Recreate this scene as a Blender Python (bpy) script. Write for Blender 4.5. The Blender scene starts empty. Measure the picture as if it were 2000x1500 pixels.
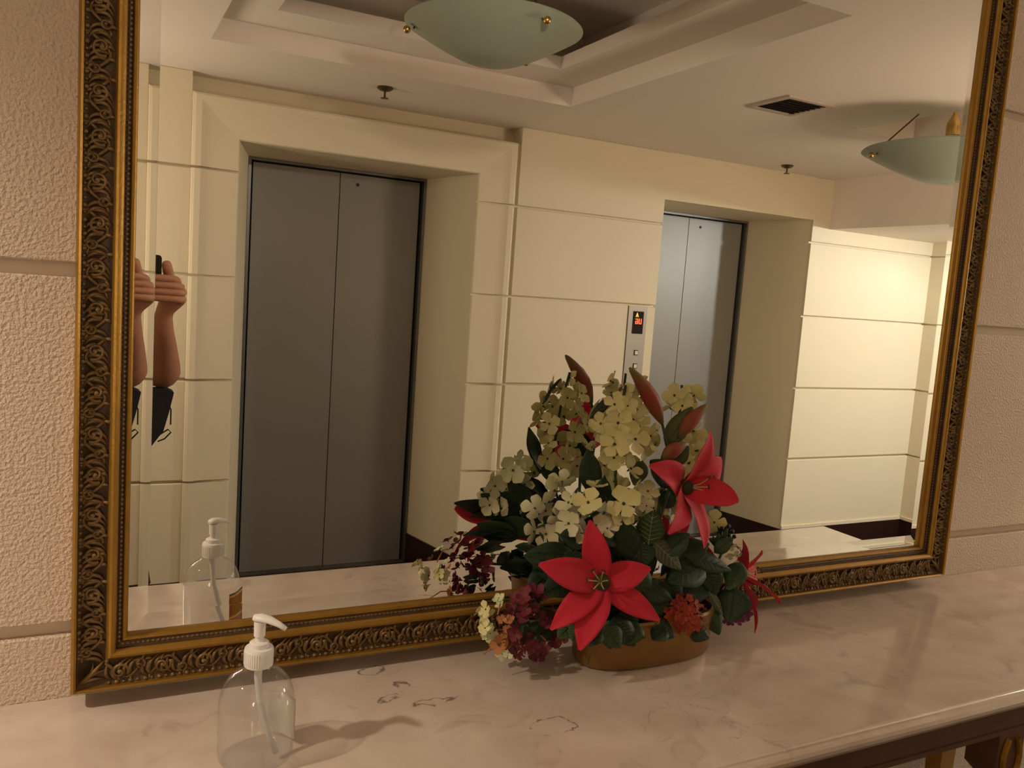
import bpy, bmesh, math, random
from mathutils import Vector, Matrix, Euler
random.seed(7)
SC = bpy.context.scene
COL = SC.collection
PI = math.pi
V = Vector

# ------------------------------------------------------------------ camera
FPX = 1634.2                       # focal length in pixels of the 2000 x 1500 frame
YAW, PITCH, ROLL = math.radians(27.065), math.radians(6.264), math.radians(4.016)
CAM = V((0.0, -1.2, 1.48))
_F = V((math.sin(YAW) * math.cos(PITCH), math.cos(YAW) * math.cos(PITCH), -math.sin(PITCH)))
_R0 = _F.cross(V((0, 0, 1))).normalized()
_U0 = _R0.cross(_F)
_R = _R0 * math.cos(ROLL) + _U0 * math.sin(ROLL)
_U = -_R0 * math.sin(ROLL) + _U0 * math.cos(ROLL)
cam_data = bpy.data.cameras.new('camera')
cam_data.sensor_fit = 'HORIZONTAL'
cam_data.sensor_width = 36.0
cam_data.lens = FPX / 2000.0 * 36.0
cam_data.clip_start = 0.02
cam = bpy.data.objects.new('camera', cam_data)
COL.objects.link(cam)
cam.matrix_world = Matrix(((_R.x, _U.x, -_F.x, CAM.x), (_R.y, _U.y, -_F.y, CAM.y), (_R.z, _U.z, -_F.z, CAM.z), (0, 0, 0, 1)))
SC.camera = cam

def at(px, py, y):
    """the point of the plane y = const that the photograph shows at a pixel (2000 x 1500)"""
    d = _R * (px - 1000.0) - _U * (py - 750.0) + _F * FPX
    return CAM + d * ((y - CAM.y) / d.y)

# ------------------------------------------------------------------ world, lights, exposure
world = bpy.data.worlds.new('world')
SC.world = world
world.use_nodes = True
world.node_tree.nodes['Background'].inputs[0].default_value = (1.0, 0.80, 0.58, 1)
world.node_tree.nodes['Background'].inputs[1].default_value = 0.05
SC.view_settings.view_transform = 'Standard'
SC.view_settings.look = 'None'
SC.view_settings.gamma = 1.0
SC.view_settings.exposure = 0.0
try:
    SC.view_settings.use_curve_mapping = False
except Exception:
    pass
SC.cycles.transparent_max_bounces = 32       # the clear bottle has several walls
WARM = (1.0, 0.85, 0.67)
PALE = (0.97, 1.0, 1.0)

def lamp(name, kind, loc, watts, col, radius=0.03, spot=None, blend=0.6, aim=None, size=None):
    d = bpy.data.lights.new(name, kind)
    d.energy = watts
    d.color = col
    if kind == 'SPOT':
        d.spot_size = math.radians(spot)
        d.spot_blend = blend
    if kind == 'AREA':
        d.shape = 'RECTANGLE'
        d.size, d.size_y = size
    else:
        d.shadow_soft_size = radius
    o = bpy.data.objects.new(name, d)
    COL.objects.link(o)
    o.location = loc
    if aim is not None:
        o.rotation_euler = (V(aim) - V(loc)).to_track_quat('-Z', 'Y').to_euler()
    return o

# recessed ceiling downlights (their housings are built with the ceiling further down)
DOWNLIGHTS = [  # x, y, ceiling z, watts, cone, colour, lamp radius, point the lamp is turned to
    (-1.20, -0.42, 2.36, 81, 105, WARM, 0.035, (-0.9, -0.35, 1.0)),
    (0.95, -0.30, 2.36, 24, 115, WARM, 0.035, (1.2, -2.95, 1.1)),  # unseen washer added to brighten the lift wall
    (5.10, -2.50, 2.04, 2.5, 140, PALE, 0.035, (4.95, -2.7, 1.0)),
    (5.20, -1.25, 2.04, 132, 165, PALE, 0.05, (4.6, -2.3, 0.2)),
]
for (x, y, z, w, cone, colr, rad, to) in DOWNLIGHTS:
    lamp('downlight_beam', 'SPOT', (x, y, z - 0.03), w, colr, rad, cone, 0.6, to)
# unseen lamps added to light the lobby: one on the mirror wall far to the right, one on the lift wall far to the left
FILL_LAMPS = [(3.60, -0.20, 1.60, 44, WARM, 1), (-0.60, -2.50, 1.50, 31, WARM, -1)]
for (x, y, z, w, colr, s) in FILL_LAMPS:
    lamp('fill_bulb', 'POINT', (x, y, z), w, colr, 0.22)

# ------------------------------------------------------------------ materials
MATS = {}

def srgb(r, g, b):
    f = lambda c: (c / 255.0 / 12.92) if c / 255.0 <= 0.04045 else ((c / 255.0 + 0.055) / 1.055) ** 2.4
    return (f(r), f(g), f(b), 1.0)

def mat(name, col, rough=0.5, metal=0.0, noise=None, bump=None, spec=0.5, coat=0.0, emit=None, trans=0.0, ior=1.45, sheen=0.0, sss=0.0):
    """principled material; noise = (scale, second colour, contrast), bump = (scale, strength, distance, detail)"""
    m = bpy.data.materials.new(name)
    m.use_nodes = True
    nt = m.node_tree
    b = nt.nodes['Principled BSDF']
    if len(col) == 3:
        col = (*col, 1.0)
    b.inputs['Base Color'].default_value = col
    b.inputs['Roughness'].default_value = rough
    b.inputs['Metallic'].default_value = metal
    b.inputs['Specular IOR Level'].default_value = spec
    b.inputs['Coat Weight'].default_value = coat
    b.inputs['Coat Roughness'].default_value = 0.08
    b.inputs['Transmission Weight'].default_value = trans
    b.inputs['IOR'].default_value = ior
    if sheen:
        b.inputs['Sheen Weight'].default_value = sheen
    if emit:
        b.inputs['Emission Color'].default_value = (*emit[0], 1)
        b.inputs['Emission Strength'].default_value = emit[1]
    tc = nt.nodes.new('ShaderNodeTexCoord')
    if noise:
        n = nt.nodes.new('ShaderNodeTexNoise')
        n.inputs['Scale'].default_value = noise[0]
        n.inputs['Detail'].default_value = 5
        nt.links.new(tc.outputs['Object'], n.inputs['Vector'])
        r = nt.nodes.new('ShaderNodeValToRGB')
        k = noise[2] if len(noise) > 2 else 0.25
        r.color_ramp.elements[0].position = 0.5 - k
        r.color_ramp.elements[1].position = 0.5 + k
        r.color_ramp.elements[0].color = col
        c2 = noise[1] if len(noise[1]) == 4 else (*noise[1], 1.0)
        r.color_ramp.elements[1].color = c2
        nt.links.new(n.outputs['Fac'], r.inputs['Fac'])
        nt.links.new(r.outputs['Color'], b.inputs['Base Color'])
    if bump:
        n = nt.nodes.new('ShaderNodeTexNoise')
        n.inputs['Scale'].default_value = bump[0]
        n.inputs['Detail'].default_value = bump[3] if len(bump) > 3 else 3
        nt.links.new(tc.outputs['Object'], n.inputs['Vector'])
        bp = nt.nodes.new('ShaderNodeBump')
        bp.inputs['Strength'].default_value = bump[1]
        bp.inputs['Distance'].default_value = bump[2]
        nt.links.new(n.outputs['Fac'], bp.inputs['Height'])
        nt.links.new(bp.outputs['Normal'], b.inputs['Normal'])
    MATS[name] = m
    return m

mat('stucco', (0.66, 0.53, 0.42), 0.7, bump=(215, 0.95, 0.0055, 3), noise=(3, (0.63, 0.50, 0.39)))
mat('groove_plaster', (0.62, 0.50, 0.39), 0.7)
mat('cream_plaster', (0.78, 0.69, 0.50), 0.6, bump=(90, 0.12, 0.003), noise=(1.2, (0.75, 0.66, 0.475)))
mat('ceiling_paint', (0.88, 0.80, 0.725), 0.75, bump=(60, 0.08, 0.003), noise=(0.9, (0.86, 0.78, 0.70)))
mat('dark_floor', (0.022, 0.010, 0.009), 0.25, noise=(60, (0.05, 0.025, 0.02)), spec=0.5)
mat('dark_skirting', (0.030, 0.012, 0.010), 0.3)
mat('steel', (0.285, 0.275, 0.245), 0.45, 0.25, noise=(2, (0.265, 0.255, 0.23)))
mat('steel_edge', (0.20, 0.20, 0.19), 0.35, 0.7)
mat('dark_gap', (0.02, 0.018, 0.015), 0.6)
mat('panel_steel', (0.45, 0.42, 0.36), 0.35, 0.4)
mat('black_glass', (0.012, 0.014, 0.014), 0.15)
mat('led_red', (0.3, 0.02, 0.01), 0.5, emit=((1.0, 0.10, 0.03), 2.6))
mat('led_amber', (0.3, 0.1, 0.01), 0.5, emit=((1.0, 0.34, 0.06), 2.6))
mat('button_white', (0.75, 0.7, 0.6), 0.4)
mat('brass', (0.55, 0.36, 0.12), 0.3, 0.9)
mat('dark_brass', (0.13, 0.085, 0.04), 0.4, 0.6)
mat('frost_glass', (0.44, 0.50, 0.39), 0.5, trans=0.2, spec=0.4, bump=(300, 0.05, 0.001))
mat('white_plastic', (0.80, 0.76, 0.72), 0.35)
mat('tube_plastic', (0.78, 0.76, 0.74), 0.4, trans=0.35)
mat('skin', (0.50, 0.24, 0.145), 0.5, noise=(40, (0.44, 0.20, 0.12)), bump=(220, 0.15, 0.001))
mat('hair', (0.02, 0.014, 0.01), 0.5, bump=(90, 0.6, 0.003))
mat('black_cloth', (0.012, 0.012, 0.016), 0.85, bump=(400, 0.3, 0.001))
mat('dark_shirt', (0.018, 0.022, 0.032), 0.85, bump=(300, 0.3, 0.001))
mat('tan_cloth', (0.42, 0.30, 0.13), 0.85, bump=(300, 0.3, 0.001))
mat('maroon_cloth', (0.055, 0.014, 0.016), 0.85)
mat('phone_black', (0.01, 0.01, 0.012), 0.25)
mat('lens_glass', (0.005, 0.005, 0.008), 0.05)
mat('table_wood', (0.085, 0.035, 0.018), 0.45, noise=(25, (0.12, 0.05, 0.022)))
mat('planter_gold', (0.30, 0.165, 0.05), 0.40, 0.45, noise=(18, (0.24, 0.125, 0.038)), bump=(200, 0.1, 0.001))
mat('lily_red', (0.60, 0.018, 0.050), 0.75, noise=(22, (0.50, 0.010, 0.026)), bump=(420, 0.35, 0.001), sheen=0.08)
mat('lily_throat', (0.035, 0.04, 0.012), 0.8)
mat('stamen', (0.45, 0.38, 0.16), 0.6)
mat('anther', (0.05, 0.02, 0.015), 0.7)
mat('leaf_dark', (0.022, 0.048, 0.018), 0.55, noise=(30, (0.012, 0.028, 0.012)), bump=(180, 0.5, 0.001))
mat('leaf_mid', (0.045, 0.085, 0.028), 0.55, noise=(30, (0.026, 0.055, 0.02)), bump=(180, 0.5, 0.001))
mat('leaf_olive', (0.10, 0.115, 0.032), 0.55, noise=(24, (0.06, 0.07, 0.02)), bump=(160, 0.4, 0.001))
mat('leaf_grey', (0.10, 0.105, 0.062), 0.6, noise=(30, (0.065, 0.07, 0.04)), bump=(180, 0.4, 0.001))
mat('leaf_vein', (0.21, 0.28, 0.15), 0.6)
mat('stem_green', (0.035, 0.055, 0.015), 0.6)
mat('floret_cream', (0.60, 0.53, 0.19), 0.65, noise=(1.3, (0.68, 0.64, 0.36)))
mat('floret_pale', (0.52, 0.53, 0.25), 0.65, noise=(1.3, (0.62, 0.62, 0.40)))
mat('floret_white', (0.62, 0.58, 0.42), 0.65, noise=(1.3, (0.56, 0.53, 0.29)))
mat('floret_orange', (0.42, 0.085, 0.028), 0.65, noise=(60, (0.36, 0.03, 0.03)))
mat('floret_burgundy', (0.105, 0.012, 0.022), 0.65, noise=(50, (0.19, 0.02, 0.025)))
mat('floret_purple', (0.13, 0.012, 0.075), 0.65, noise=(50, (0.20, 0.03, 0.11)))
mat('floret_rust', (0.42, 0.19, 0.06), 0.65, noise=(50, (0.36, 0.11, 0.045)))
mat('floret_eye', (0.05, 0.06, 0.015), 0.7)
mat('berry', (0.01, 0.012, 0.008), 0.4)
mat('moss', (0.012, 0.016, 0.008), 0.9, bump=(60, 1.0, 0.01))
mat('label_brown', (0.33, 0.085, 0.018), 0.45)
mat('label_yellow', (0.62, 0.40, 0.06), 0.45)
mat('label_green', (0.06, 0.085, 0.012), 0.45)
mat('label_blue', (0.10, 0.12, 0.14), 0.45)
mat('label_white', (0.70, 0.64, 0.55), 0.5)
mat('vent_dark', (0.035, 0.026, 0.014), 0.7)
mat('vent_frame', (0.55, 0.45, 0.36), 0.6)
mat('outlet', (0.02, 0.015, 0.012), 0.5)

def nd(nt, kind, **kw):
    n = nt.nodes.new(kind)
    for k, v in kw.items():
        setattr(n, k, v)
    return n

def mirror_material():
    m = bpy.data.materials.new('mirror_silver')
    m.use_nodes = True
    nt = m.node_tree
    nt.nodes.remove(nt.nodes['Principled BSDF'])
    g = nd(nt, 'ShaderNodeBsdfGlossy')
    g.inputs['Color'].default_value = (0.87, 0.865, 0.83, 1)
    g.inputs['Roughness'].default_value = 0.0
    nt.links.new(g.outputs[0], nt.nodes['Material Output'].inputs[0])
    MATS['mirror_silver'] = m
mirror_material()

def clear_material(name, tint, base, rim, milky):
    """thin clear plastic or gel: lets light straight through, mirrors by Fresnel, a trace of white haze"""
    m = bpy.data.materials.new(name)
    m.use_nodes = True
    nt = m.node_tree
    nt.nodes.remove(nt.nodes['Principled BSDF'])
    t = nd(nt, 'ShaderNodeBsdfTransparent')
    t.inputs['Color'].default_value = (*tint, 1)
    df = nd(nt, 'ShaderNodeBsdfDiffuse')
    df.inputs['Color'].default_value = (0.8, 0.78, 0.76, 1)
    m1 = nd(nt, 'ShaderNodeMixShader')
    m1.inputs[0].default_value = milky
    nt.links.new(t.outputs[0], m1.inputs[1])
    nt.links.new(df.outputs[0], m1.inputs[2])
    g = nd(nt, 'ShaderNodeBsdfGlossy')
    g.inputs['Roughness'].default_value = 0.03
    lw = nd(nt, 'ShaderNodeLayerWeight')
    lw.inputs['Blend'].default_value = 0.5
    pw = nd(nt, 'ShaderNodeMath', operation='POWER')
    pw.inputs[1].default_value = 4.0
    nt.links.new(lw.outputs['Facing'], pw.inputs[0])
    fr = nd(nt, 'ShaderNodeMath', operation='MULTIPLY_ADD')
    fr.inputs[1].default_value = rim
    fr.inputs[2].default_value = base
    nt.links.new(pw.outputs[0], fr.inputs[0])
    m2 = nd(nt, 'ShaderNodeMixShader')
    nt.links.new(fr.outputs[0], m2.inputs[0])
    nt.links.new(m1.outputs[0], m2.inputs[1])
    nt.links.new(g.outputs[0], m2.inputs[2])
    nt.links.new(m2.outputs[0], nt.nodes['Material Output'].inputs[0])
    MATS[name] = m
clear_material('clear_plastic', (0.965, 0.962, 0.957), 0.045, 0.60, 0.04)
clear_material('clear_gel', (0.965, 0.961, 0.956), 0.020, 0.22, 0.08)

def gilt_material(name, dark, gold, metal, lo, hi, rough):
    """antique gilding: gold rubbed through on the raised edges, dark patina in the hollows of the carving"""
    m = mat(name, dark, rough, metal)
    nt = m.node_tree
    b = nt.nodes['Principled BSDF']
    tc = nd(nt, 'ShaderNodeTexCoord')
    geo = nd(nt, 'ShaderNodeNewGeometry')
    n = nd(nt, 'ShaderNodeTexNoise')
    n.inputs['Scale'].default_value = 38
    n.inputs['Detail'].default_value = 4
    nt.links.new(tc.outputs['Object'], n.inputs['Vector'])
    a = nd(nt, 'ShaderNodeMath', operation='MULTIPLY_ADD')
    a.inputs[1].default_value = 0.25
    a.inputs[2].default_value = -0.125
    nt.links.new(n.outputs['Fac'], a.inputs[0])
    s = nd(nt, 'ShaderNodeMath', operation='ADD')
    nt.links.new(geo.outputs['Pointiness'], s.inputs[0])
    nt.links.new(a.outputs[0], s.inputs[1])
    r = nd(nt, 'ShaderNodeValToRGB')
    r.color_ramp.elements[0].position = lo
    r.color_ramp.elements[1].position = hi
    r.color_ramp.elements[0].color = (*dark, 1)
    r.color_ramp.elements[1].color = (*gold, 1)
    nt.links.new(s.outputs[0], r.inputs['Fac'])
    nt.links.new(r.outputs['Color'], b.inputs['Base Color'])
    bn = nd(nt, 'ShaderNodeTexNoise')
    bn.inputs['Scale'].default_value = 260
    nt.links.new(tc.outputs['Object'], bn.inputs['Vector'])
    bp = nd(nt, 'ShaderNodeBump')
    bp.inputs['Strength'].default_value = 0.35
    bp.inputs['Distance'].default_value = 0.001
    nt.links.new(bn.outputs['Fac'], bp.inputs['Height'])
    nt.links.new(bp.outputs['Normal'], b.inputs['Normal'])
gilt_material('carved_gilt', (0.050, 0.024, 0.011), (0.20, 0.115, 0.04), 0.35, 0.46, 0.62, 0.42)
gilt_material('carved_ground', (0.045, 0.022, 0.010), (0.10, 0.055, 0.02), 0.3, 0.42, 0.58, 0.5)
gilt_material('gold_leaf', (0.26, 0.13, 0.020), (0.40, 0.215, 0.035), 0.6, 0.38, 0.62, 0.40)

def marble_material():
    m = mat('marble', (0.62, 0.47, 0.36), 0.12, spec=0.5, coat=0.25)
    nt = m.node_tree
    b = nt.nodes['Principled BSDF']
    tc = nd(nt, 'ShaderNodeTexCoord')
    P = tc.outputs['Object']
    def noise(scale, detail, dist=0.0):
        n = nd(nt, 'ShaderNodeTexNoise')
        n.inputs['Scale'].default_value = scale
        n.inputs['Detail'].default_value = detail
        n.inputs['Distortion'].default_value = dist
        nt.links.new(P, n.inputs['Vector'])
        return n.outputs['Fac']
    def ramp(src, p0, c0, p1, c1):
        r = nd(nt, 'ShaderNodeValToRGB')
        r.color_ramp.elements[0].position, r.color_ramp.elements[0].color = p0, c0
        r.color_ramp.elements[1].position, r.color_ramp.elements[1].color = p1, c1
        nt.links.new(src, r.inputs['Fac'])
        return r.outputs['Color']
    def math_(op, a, bb):
        n = nd(nt, 'ShaderNodeMath', operation=op)
        for i, q in enumerate((a, bb)):
            if isinstance(q, (int, float)):
                n.inputs[i].default_value = q
            else:
                nt.links.new(q, n.inputs[i])
        return n.outputs[0]
    def mix(fac, a, bcol):
        n = nd(nt, 'ShaderNodeMix', data_type='RGBA')
        nt.links.new(fac, n.inputs['Factor'])
        if isinstance(a, tuple):
            n.inputs['A'].default_value = a
        else:
            nt.links.new(a, n.inputs['A'])
        n.inputs['B'].default_value = bcol
        return n.outputs['Result']
    base = ramp(noise(7, 6, 0.8), 0.37, (0.545, 0.435, 0.355, 1), 0.63, (0.65, 0.54, 0.455, 1))
    smoke = ramp(noise(13, 7, 1.2), 0.58, (0, 0, 0, 1), 0.76, (0.6, 0.6, 0.6, 1))
    base = mix(smoke, base, (0.36, 0.27, 0.21, 1))
    # thin veins: contour lines of a noise field, kept where a second field allows them
    n1 = noise(10, 9, 1.0)
    line = math_('SUBTRACT', 1.0, math_('MULTIPLY', math_('ABSOLUTE', math_('SUBTRACT', n1, 0.5), 0.0), 95.0))
    line = math_('MAXIMUM', line, 0.0)
    keep = ramp(noise(4.2, 2), 0.60, (0, 0, 0, 1), 0.70, (1, 1, 1, 1))
    v = math_('MULTIPLY', math_('MULTIPLY', line, keep), 0.4)
    base = mix(v, base, (0.16, 0.10, 0.07, 1))
    # the dark wandering veins beside the bottle and in front of the planter
    warp = nd(nt, 'ShaderNodeTexNoise')
    warp.inputs['Scale'].default_value = 55
    warp.inputs['Detail'].default_value = 6
    nt.links.new(P, warp.inputs['Vector'])
    off = nd(nt, 'ShaderNodeVectorMath', operation='SUBTRACT')
    off.inputs[1].default_value = (0.5, 0.5, 0.5)
    nt.links.new(warp.outputs['Color'], off.inputs[0])
    sc_ = nd(nt, 'ShaderNodeVectorMath', operation='SCALE')
    sc_.inputs['Scale'].default_value = 0.035
    nt.links.new(off.outputs[0], sc_.inputs[0])
    wp = nd(nt, 'ShaderNodeVectorMath', operation='ADD')
    nt.links.new(P, wp.inputs[0])
    nt.links.new(sc_.outputs[0], wp.inputs[1])
    def blob(cx, cy, rx, ry, width):
        mp = nd(nt, 'ShaderNodeMapping')
        mp.inputs['Scale'].default_value = (1 / rx, 1 / ry, 0.0)
        mp.inputs['Location'].default_value = (-cx / rx, -cy / ry, 0.0)
        nt.links.new(wp.outputs[0], mp.inputs['Vector'])
        ln = nd(nt, 'ShaderNodeVectorMath', operation='LENGTH')
        nt.links.new(mp.outputs[0], ln.inputs[0])
        d = math_('ABSOLUTE', math_('SUBTRACT', ln.outputs['Value'], 1.0), 0.0)
        return math_('MAXIMUM', math_('SUBTRACT', 1.0, math_('DIVIDE', d, width)), 0.0)
    brk = ramp(noise(48, 3), 0.40, (0, 0, 0, 1), 0.5, (1, 1, 1, 1))
    tot = None
    for (px, py, rx, ry, w) in VEINS:
        d = _R * (px - 1000.0) - _U * (py - 750.0) + _F * FPX
        q = CAM + d * ((0.903 - CAM.z) / d.z)
        e = blob(q.x, q.y, rx, ry, w)
        tot = e if tot is None else math_('MAXIMUM', tot, e)
    tot = math_('MULTIPLY', math_('MULTIPLY', tot, brk), 0.85)
    base = mix(tot, base, (0.10, 0.07, 0.055, 1))
    nt.links.new(base, b.inputs['Base Color'])
VEINS = [(1083, 1417, 0.030, 0.020, 0.10), (725, 1310, 0.020, 0.010, 0.20), (790, 1345, 0.008, 0.022, 0.28), (850, 1370, 0.030, 0.006, 0.35), (760, 1363, 0.012, 0.005, 0.35)]
marble_material()

# ------------------------------------------------------------------ mesh helpers
class MB:
    """collects vertices and faces of ONE part, then links it as one mesh object"""
    def __init__(self):
        self.v, self.f, self.m = [], [], []
    def add(self, vs, fs, mi=0):
        o = len(self.v)
        self.v += [tuple(p) for p in vs]
        for q in fs:
            self.f.append(tuple(i + o for i in q))
            self.m.append(mi)
    def box(self, a, b, mi=0):
        (x0, y0, z0), (x1, y1, z1) = a, b
        self.add([(x0, y0, z0), (x1, y0, z0), (x1, y1, z0), (x0, y1, z0), (x0, y0, z1), (x1, y0, z1), (x1, y1, z1), (x0, y1, z1)],
                 [(0, 3, 2, 1), (4, 5, 6, 7), (0, 1, 5, 4), (1, 2, 6, 5), (2, 3, 7, 6), (3, 0, 4, 7)], mi)
    def prism(self, poly, z0, z1, mi=0):
        """polygon in x, y pulled up from z0 to z1"""
        n = len(poly)
        vs = [(x, y, z0) for x, y in poly] + [(x, y, z1) for x, y in poly]
        fs = [tuple(range(n))[::-1], tuple(range(n, 2 * n))] + [(i, (i + 1) % n, n + (i + 1) % n, n + i) for i in range(n)]
        self.add(vs, fs, mi)
    def extrude_x(self, poly, x0, x1, mi=0):
        """polygon in y, z pulled along x"""
        n = len(poly)
        vs = [(x0, y, z) for y, z in poly] + [(x1, y, z) for y, z in poly]
        fs = [tuple(range(n)), tuple(range(n, 2 * n))[::-1]] + [(i, n + i, n + (i + 1) % n, (i + 1) % n) for i in range(n)]
        self.add(vs, fs, mi)
    def lathe(self, prof, n=32, c=(0, 0, 0), mi=0, cap=True):
        """profile of (radius, z) turned about z"""
        c = V(c)
        vs, fs = [], []
        for r, z in prof:
            for k in range(n):
                a = 2 * PI * k / n
                vs.append((c.x + r * math.cos(a), c.y + r * math.sin(a), c.z + z))
        for i in range(len(prof) - 1):
            for k in range(n):
                k2 = (k + 1) % n
                fs.append((i * n + k, i * n + k2, (i + 1) * n + k2, (i + 1) * n + k))
        if cap:
            fs.append(tuple(range(n))[::-1])
            fs.append(tuple((len(prof) - 1) * n + k for k in range(n)))
        self.add(vs, fs, mi)
    def tube(self, pts, rad, n=6, mi=0, close_ends=True, flat=1.0, up=None):
        """round bar along points, radius one number or one per point"""
        pts = [V(p) for p in pts]
        if not isinstance(rad, (list, tuple)):
            rad = [rad] * len(pts)
        vs, fs = [], []
        prev = None
        for i, p in enumerate(pts):
            t = (pts[min(i + 1, len(pts) - 1)] - pts[max(i - 1, 0)])
            if t.length < 1e-9:
                t = V((0, 0, 1))
            t.normalize()
            if up is not None:
                a = t.cross(V(up))
                if a.length < 1e-6:
                    a = t.orthogonal()
                a.normalize()
            elif prev is None:
                a = t.orthogonal().normalized()
            else:
                a = prev - t * prev.dot(t)
                a = a.normalized() if a.length > 1e-6 else t.orthogonal().normalized()
            prev = a
            b = t.cross(a)
            for k in range(n):
                ang = 2 * PI * k / n
                vs.append(p + a * (math.cos(ang) * rad[i]) + b * (math.sin(ang) * rad[i] * flat))
        for i in range(len(pts) - 1):
            for k in range(n):
                k2 = (k + 1) % n
                fs.append((i * n + k, i * n + k2, (i + 1) * n + k2, (i + 1) * n + k))
        if close_ends:
            fs.append(tuple(range(n))[::-1])
            fs.append(tuple((len(pts) - 1) * n + k for k in range(n)))
        self.add(vs, fs, mi)
    def ball(self, c, r, n=8, mi=0, squash=(1, 1, 1)):
        c = V(c)
        vs, fs = [], []
        m = max(3, n // 2)
        for i in range(m + 1):
            th = PI * i / m
            for k in range(n):
                a = 2 * PI * k / n
                vs.append((c.x + r * squash[0] * math.sin(th) * math.cos(a), c.y + r * squash[1] * math.sin(th) * math.sin(a), c.z + r * squash[2] * math.cos(th)))
        for i in range(m):
            for k in range(n):
                k2 = (k + 1) % n
                fs.append((i * n + k, (i + 1) * n + k, (i + 1) * n + k2, i * n + k2))
        self.add(vs, fs, mi)
    def grid(self, rows, mi=0):
        """rows of equally many points joined into a sheet"""
        n = len(rows[0])
        vs = [p for r in rows for p in r]
        fs = []
        for i in range(len(rows) - 1):
            for k in range(n - 1):
                fs.append((i * n + k, i * n + k + 1, (i + 1) * n + k + 1, (i + 1) * n + k))
        self.add(vs, fs, mi)
    def mesh(self, name, mats, smooth=False):
        me = bpy.data.meshes.new(name)
        me.from_pydata(self.v, [], self.f)
        if isinstance(mats, str):
            mats = [mats]
        for q in mats:
            me.materials.append(MATS[q])
        for p, i in zip(me.polygons, self.m):
            p.material_index = i
            p.use_smooth = bool(smooth)
        bm = bmesh.new()
        bm.from_mesh(me)
        bmesh.ops.remove_doubles(bm, verts=bm.verts, dist=1e-6)
        bmesh.ops.recalc_face_normals(bm, faces=bm.faces)
        bm.to_mesh(me)
        bm.free()
        if smooth and smooth is not True:
            try:
                me.set_sharp_from_angle(angle=math.radians(smooth))
            except Exception:
                pass
        me.update()
        return me
    def build(self, name, mats, parent=None, smooth=False, loc=None):
        """one mesh object; loc = the object's origin (points are given in world space when loc is set)"""
        o = bpy.data.objects.new(name, None if False else self.mesh(name, mats, smooth))
        COL.objects.link(o)
        if parent is not None:
            o.parent = parent
            pm = world_loc(parent)
            o.location = -pm if loc is None else V(loc) - pm
        elif loc is not None:
            o.location = loc
        return o

def world_loc(o):
    p = V(o.location)
    q = o.parent
    while q is not None:
        p = p + V(q.location)
        q = q.parent
    return p

def tag(o, label=None, cat=None, group=None, kind=None):
    if label:
        o['label'] = label
    if cat:
        o['category'] = cat
    if group:
        o['group'] = group
    if kind:
        o['kind'] = kind
    return o

def empty(name, loc, label=None, cat=None, group=None, kind=None, parent=None):
    o = bpy.data.objects.new(name, None)
    COL.objects.link(o)
    o.empty_display_size = 0.05
    o.location = loc
    if parent is not None:
        o.parent = parent
        o.location = V(loc) - world_loc(parent)
    return tag(o, label, cat, group, kind)

def share(name, mesh, parent, matrix=None, loc=None):
    """another object on an existing mesh; matrix in the parent's space"""
    o = bpy.data.objects.new(name, mesh)
    COL.objects.link(o)
    o.parent = parent
    if matrix is not None:
        o.matrix_local = matrix
    if loc is not None:
        o.location = loc
    return o

# ------------------------------------------------------------------ the setting
X0, X1 = -3.0, 5.45
F0 = -0.18               # floor level; the dark skirting reaches up to z = 0
FRONT = 0.0              # face of the wall that carries the mirror
BACK = -2.952            # face of the lift wall
CEIL = 2.36
LOW = 2.04               # ceiling of the lower passage beyond the beam
BEAM = 4.39
YB = -3.70

m = MB()
m.box((X0 - 0.1, YB, F0 - 0.06), (X1 + 0.1, 0.15, F0))
tag(m.build('floor', 'dark_floor'), 'dark polished brown floor of the lift lobby', kind='structure')

def panel(parent, x0, x1, z0, z1, yf, yb, mt, name='wall_panel', ch=0.004):
    """one plaster course: face at yf, back at yb, top and bottom edges chamfered"""
    s = 1 if yf > yb else -1
    k = yf - s * ch
    q = MB()
    q.extrude_x([(yb, z0), (k, z0), (yf, z0 + ch), (yf, z1 - ch), (k, z1), (yb, z1)], x0, x1)
    return q.build(name, mt, parent)

# mirror wall: stucco courses parted by recessed bands
m = MB()
m.box((X0, 0.014, F0), (X1, 0.12, CEIL + 0.02))
wf = tag(m.build('wall_front', 'groove_plaster'), 'peach stucco wall behind the gilt mirror, scored by level bands', kind='structure')
zs = [F0, 0.998, 1.469, 1.938, CEIL]
for i in range(4):
    panel(wf, X0, X1, zs[i] + (0.009 if i else 0.0), zs[i + 1] - (0.009 if i < 3 else 0), FRONT, 0.014, 'stucco', ch=0.002)

# lift wall: body with two splayed openings
D1 = (0.614, 1.826, 0.732, 1.722)     # door 1: opening at the face, opening at the door
D2 = (3.030, 4.236, 3.146, 4.138)
YD = -3.456                           # plane of the lift doors
YC = BACK - 0.022                     # ground of the grooves
LINT = 2.086
m = MB()
zt = 2.272
m.prism([(X0, YC), (X0, YD - 0.2), (D1[2], YD - 0.2), (D1[2], YD), (D1[0], YC)], F0, zt)
m.prism([(D1[1], YC), (D1[3], YD), (D1[3], YD - 0.2), (D2[2], YD - 0.2), (D2[2], YD), (D2[0], YC)], F0, zt)
m.prism([(D2[1], YC), (D2[3], YD), (D2[3], YD - 0.2), (X1, YD - 0.2), (X1, YC)], F0, zt)
for d in (D1, D2):
    m.prism([(d[0], YC), (d[2], YD), (d[2], YD - 0.2), (d[3], YD - 0.2), (d[3], YD), (d[1], YC)], LINT, zt)
m.box((X0, YD - 0.2, zt), (0.375, YC, CEIL + 0.1))
m.box((0.375, YD - 0.2, zt), (2.062, YC - 0.085, CEIL + 0.1))
m.box((2.062, YD - 0.2, zt), (X1, YC, CEIL + 0.1))
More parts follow.
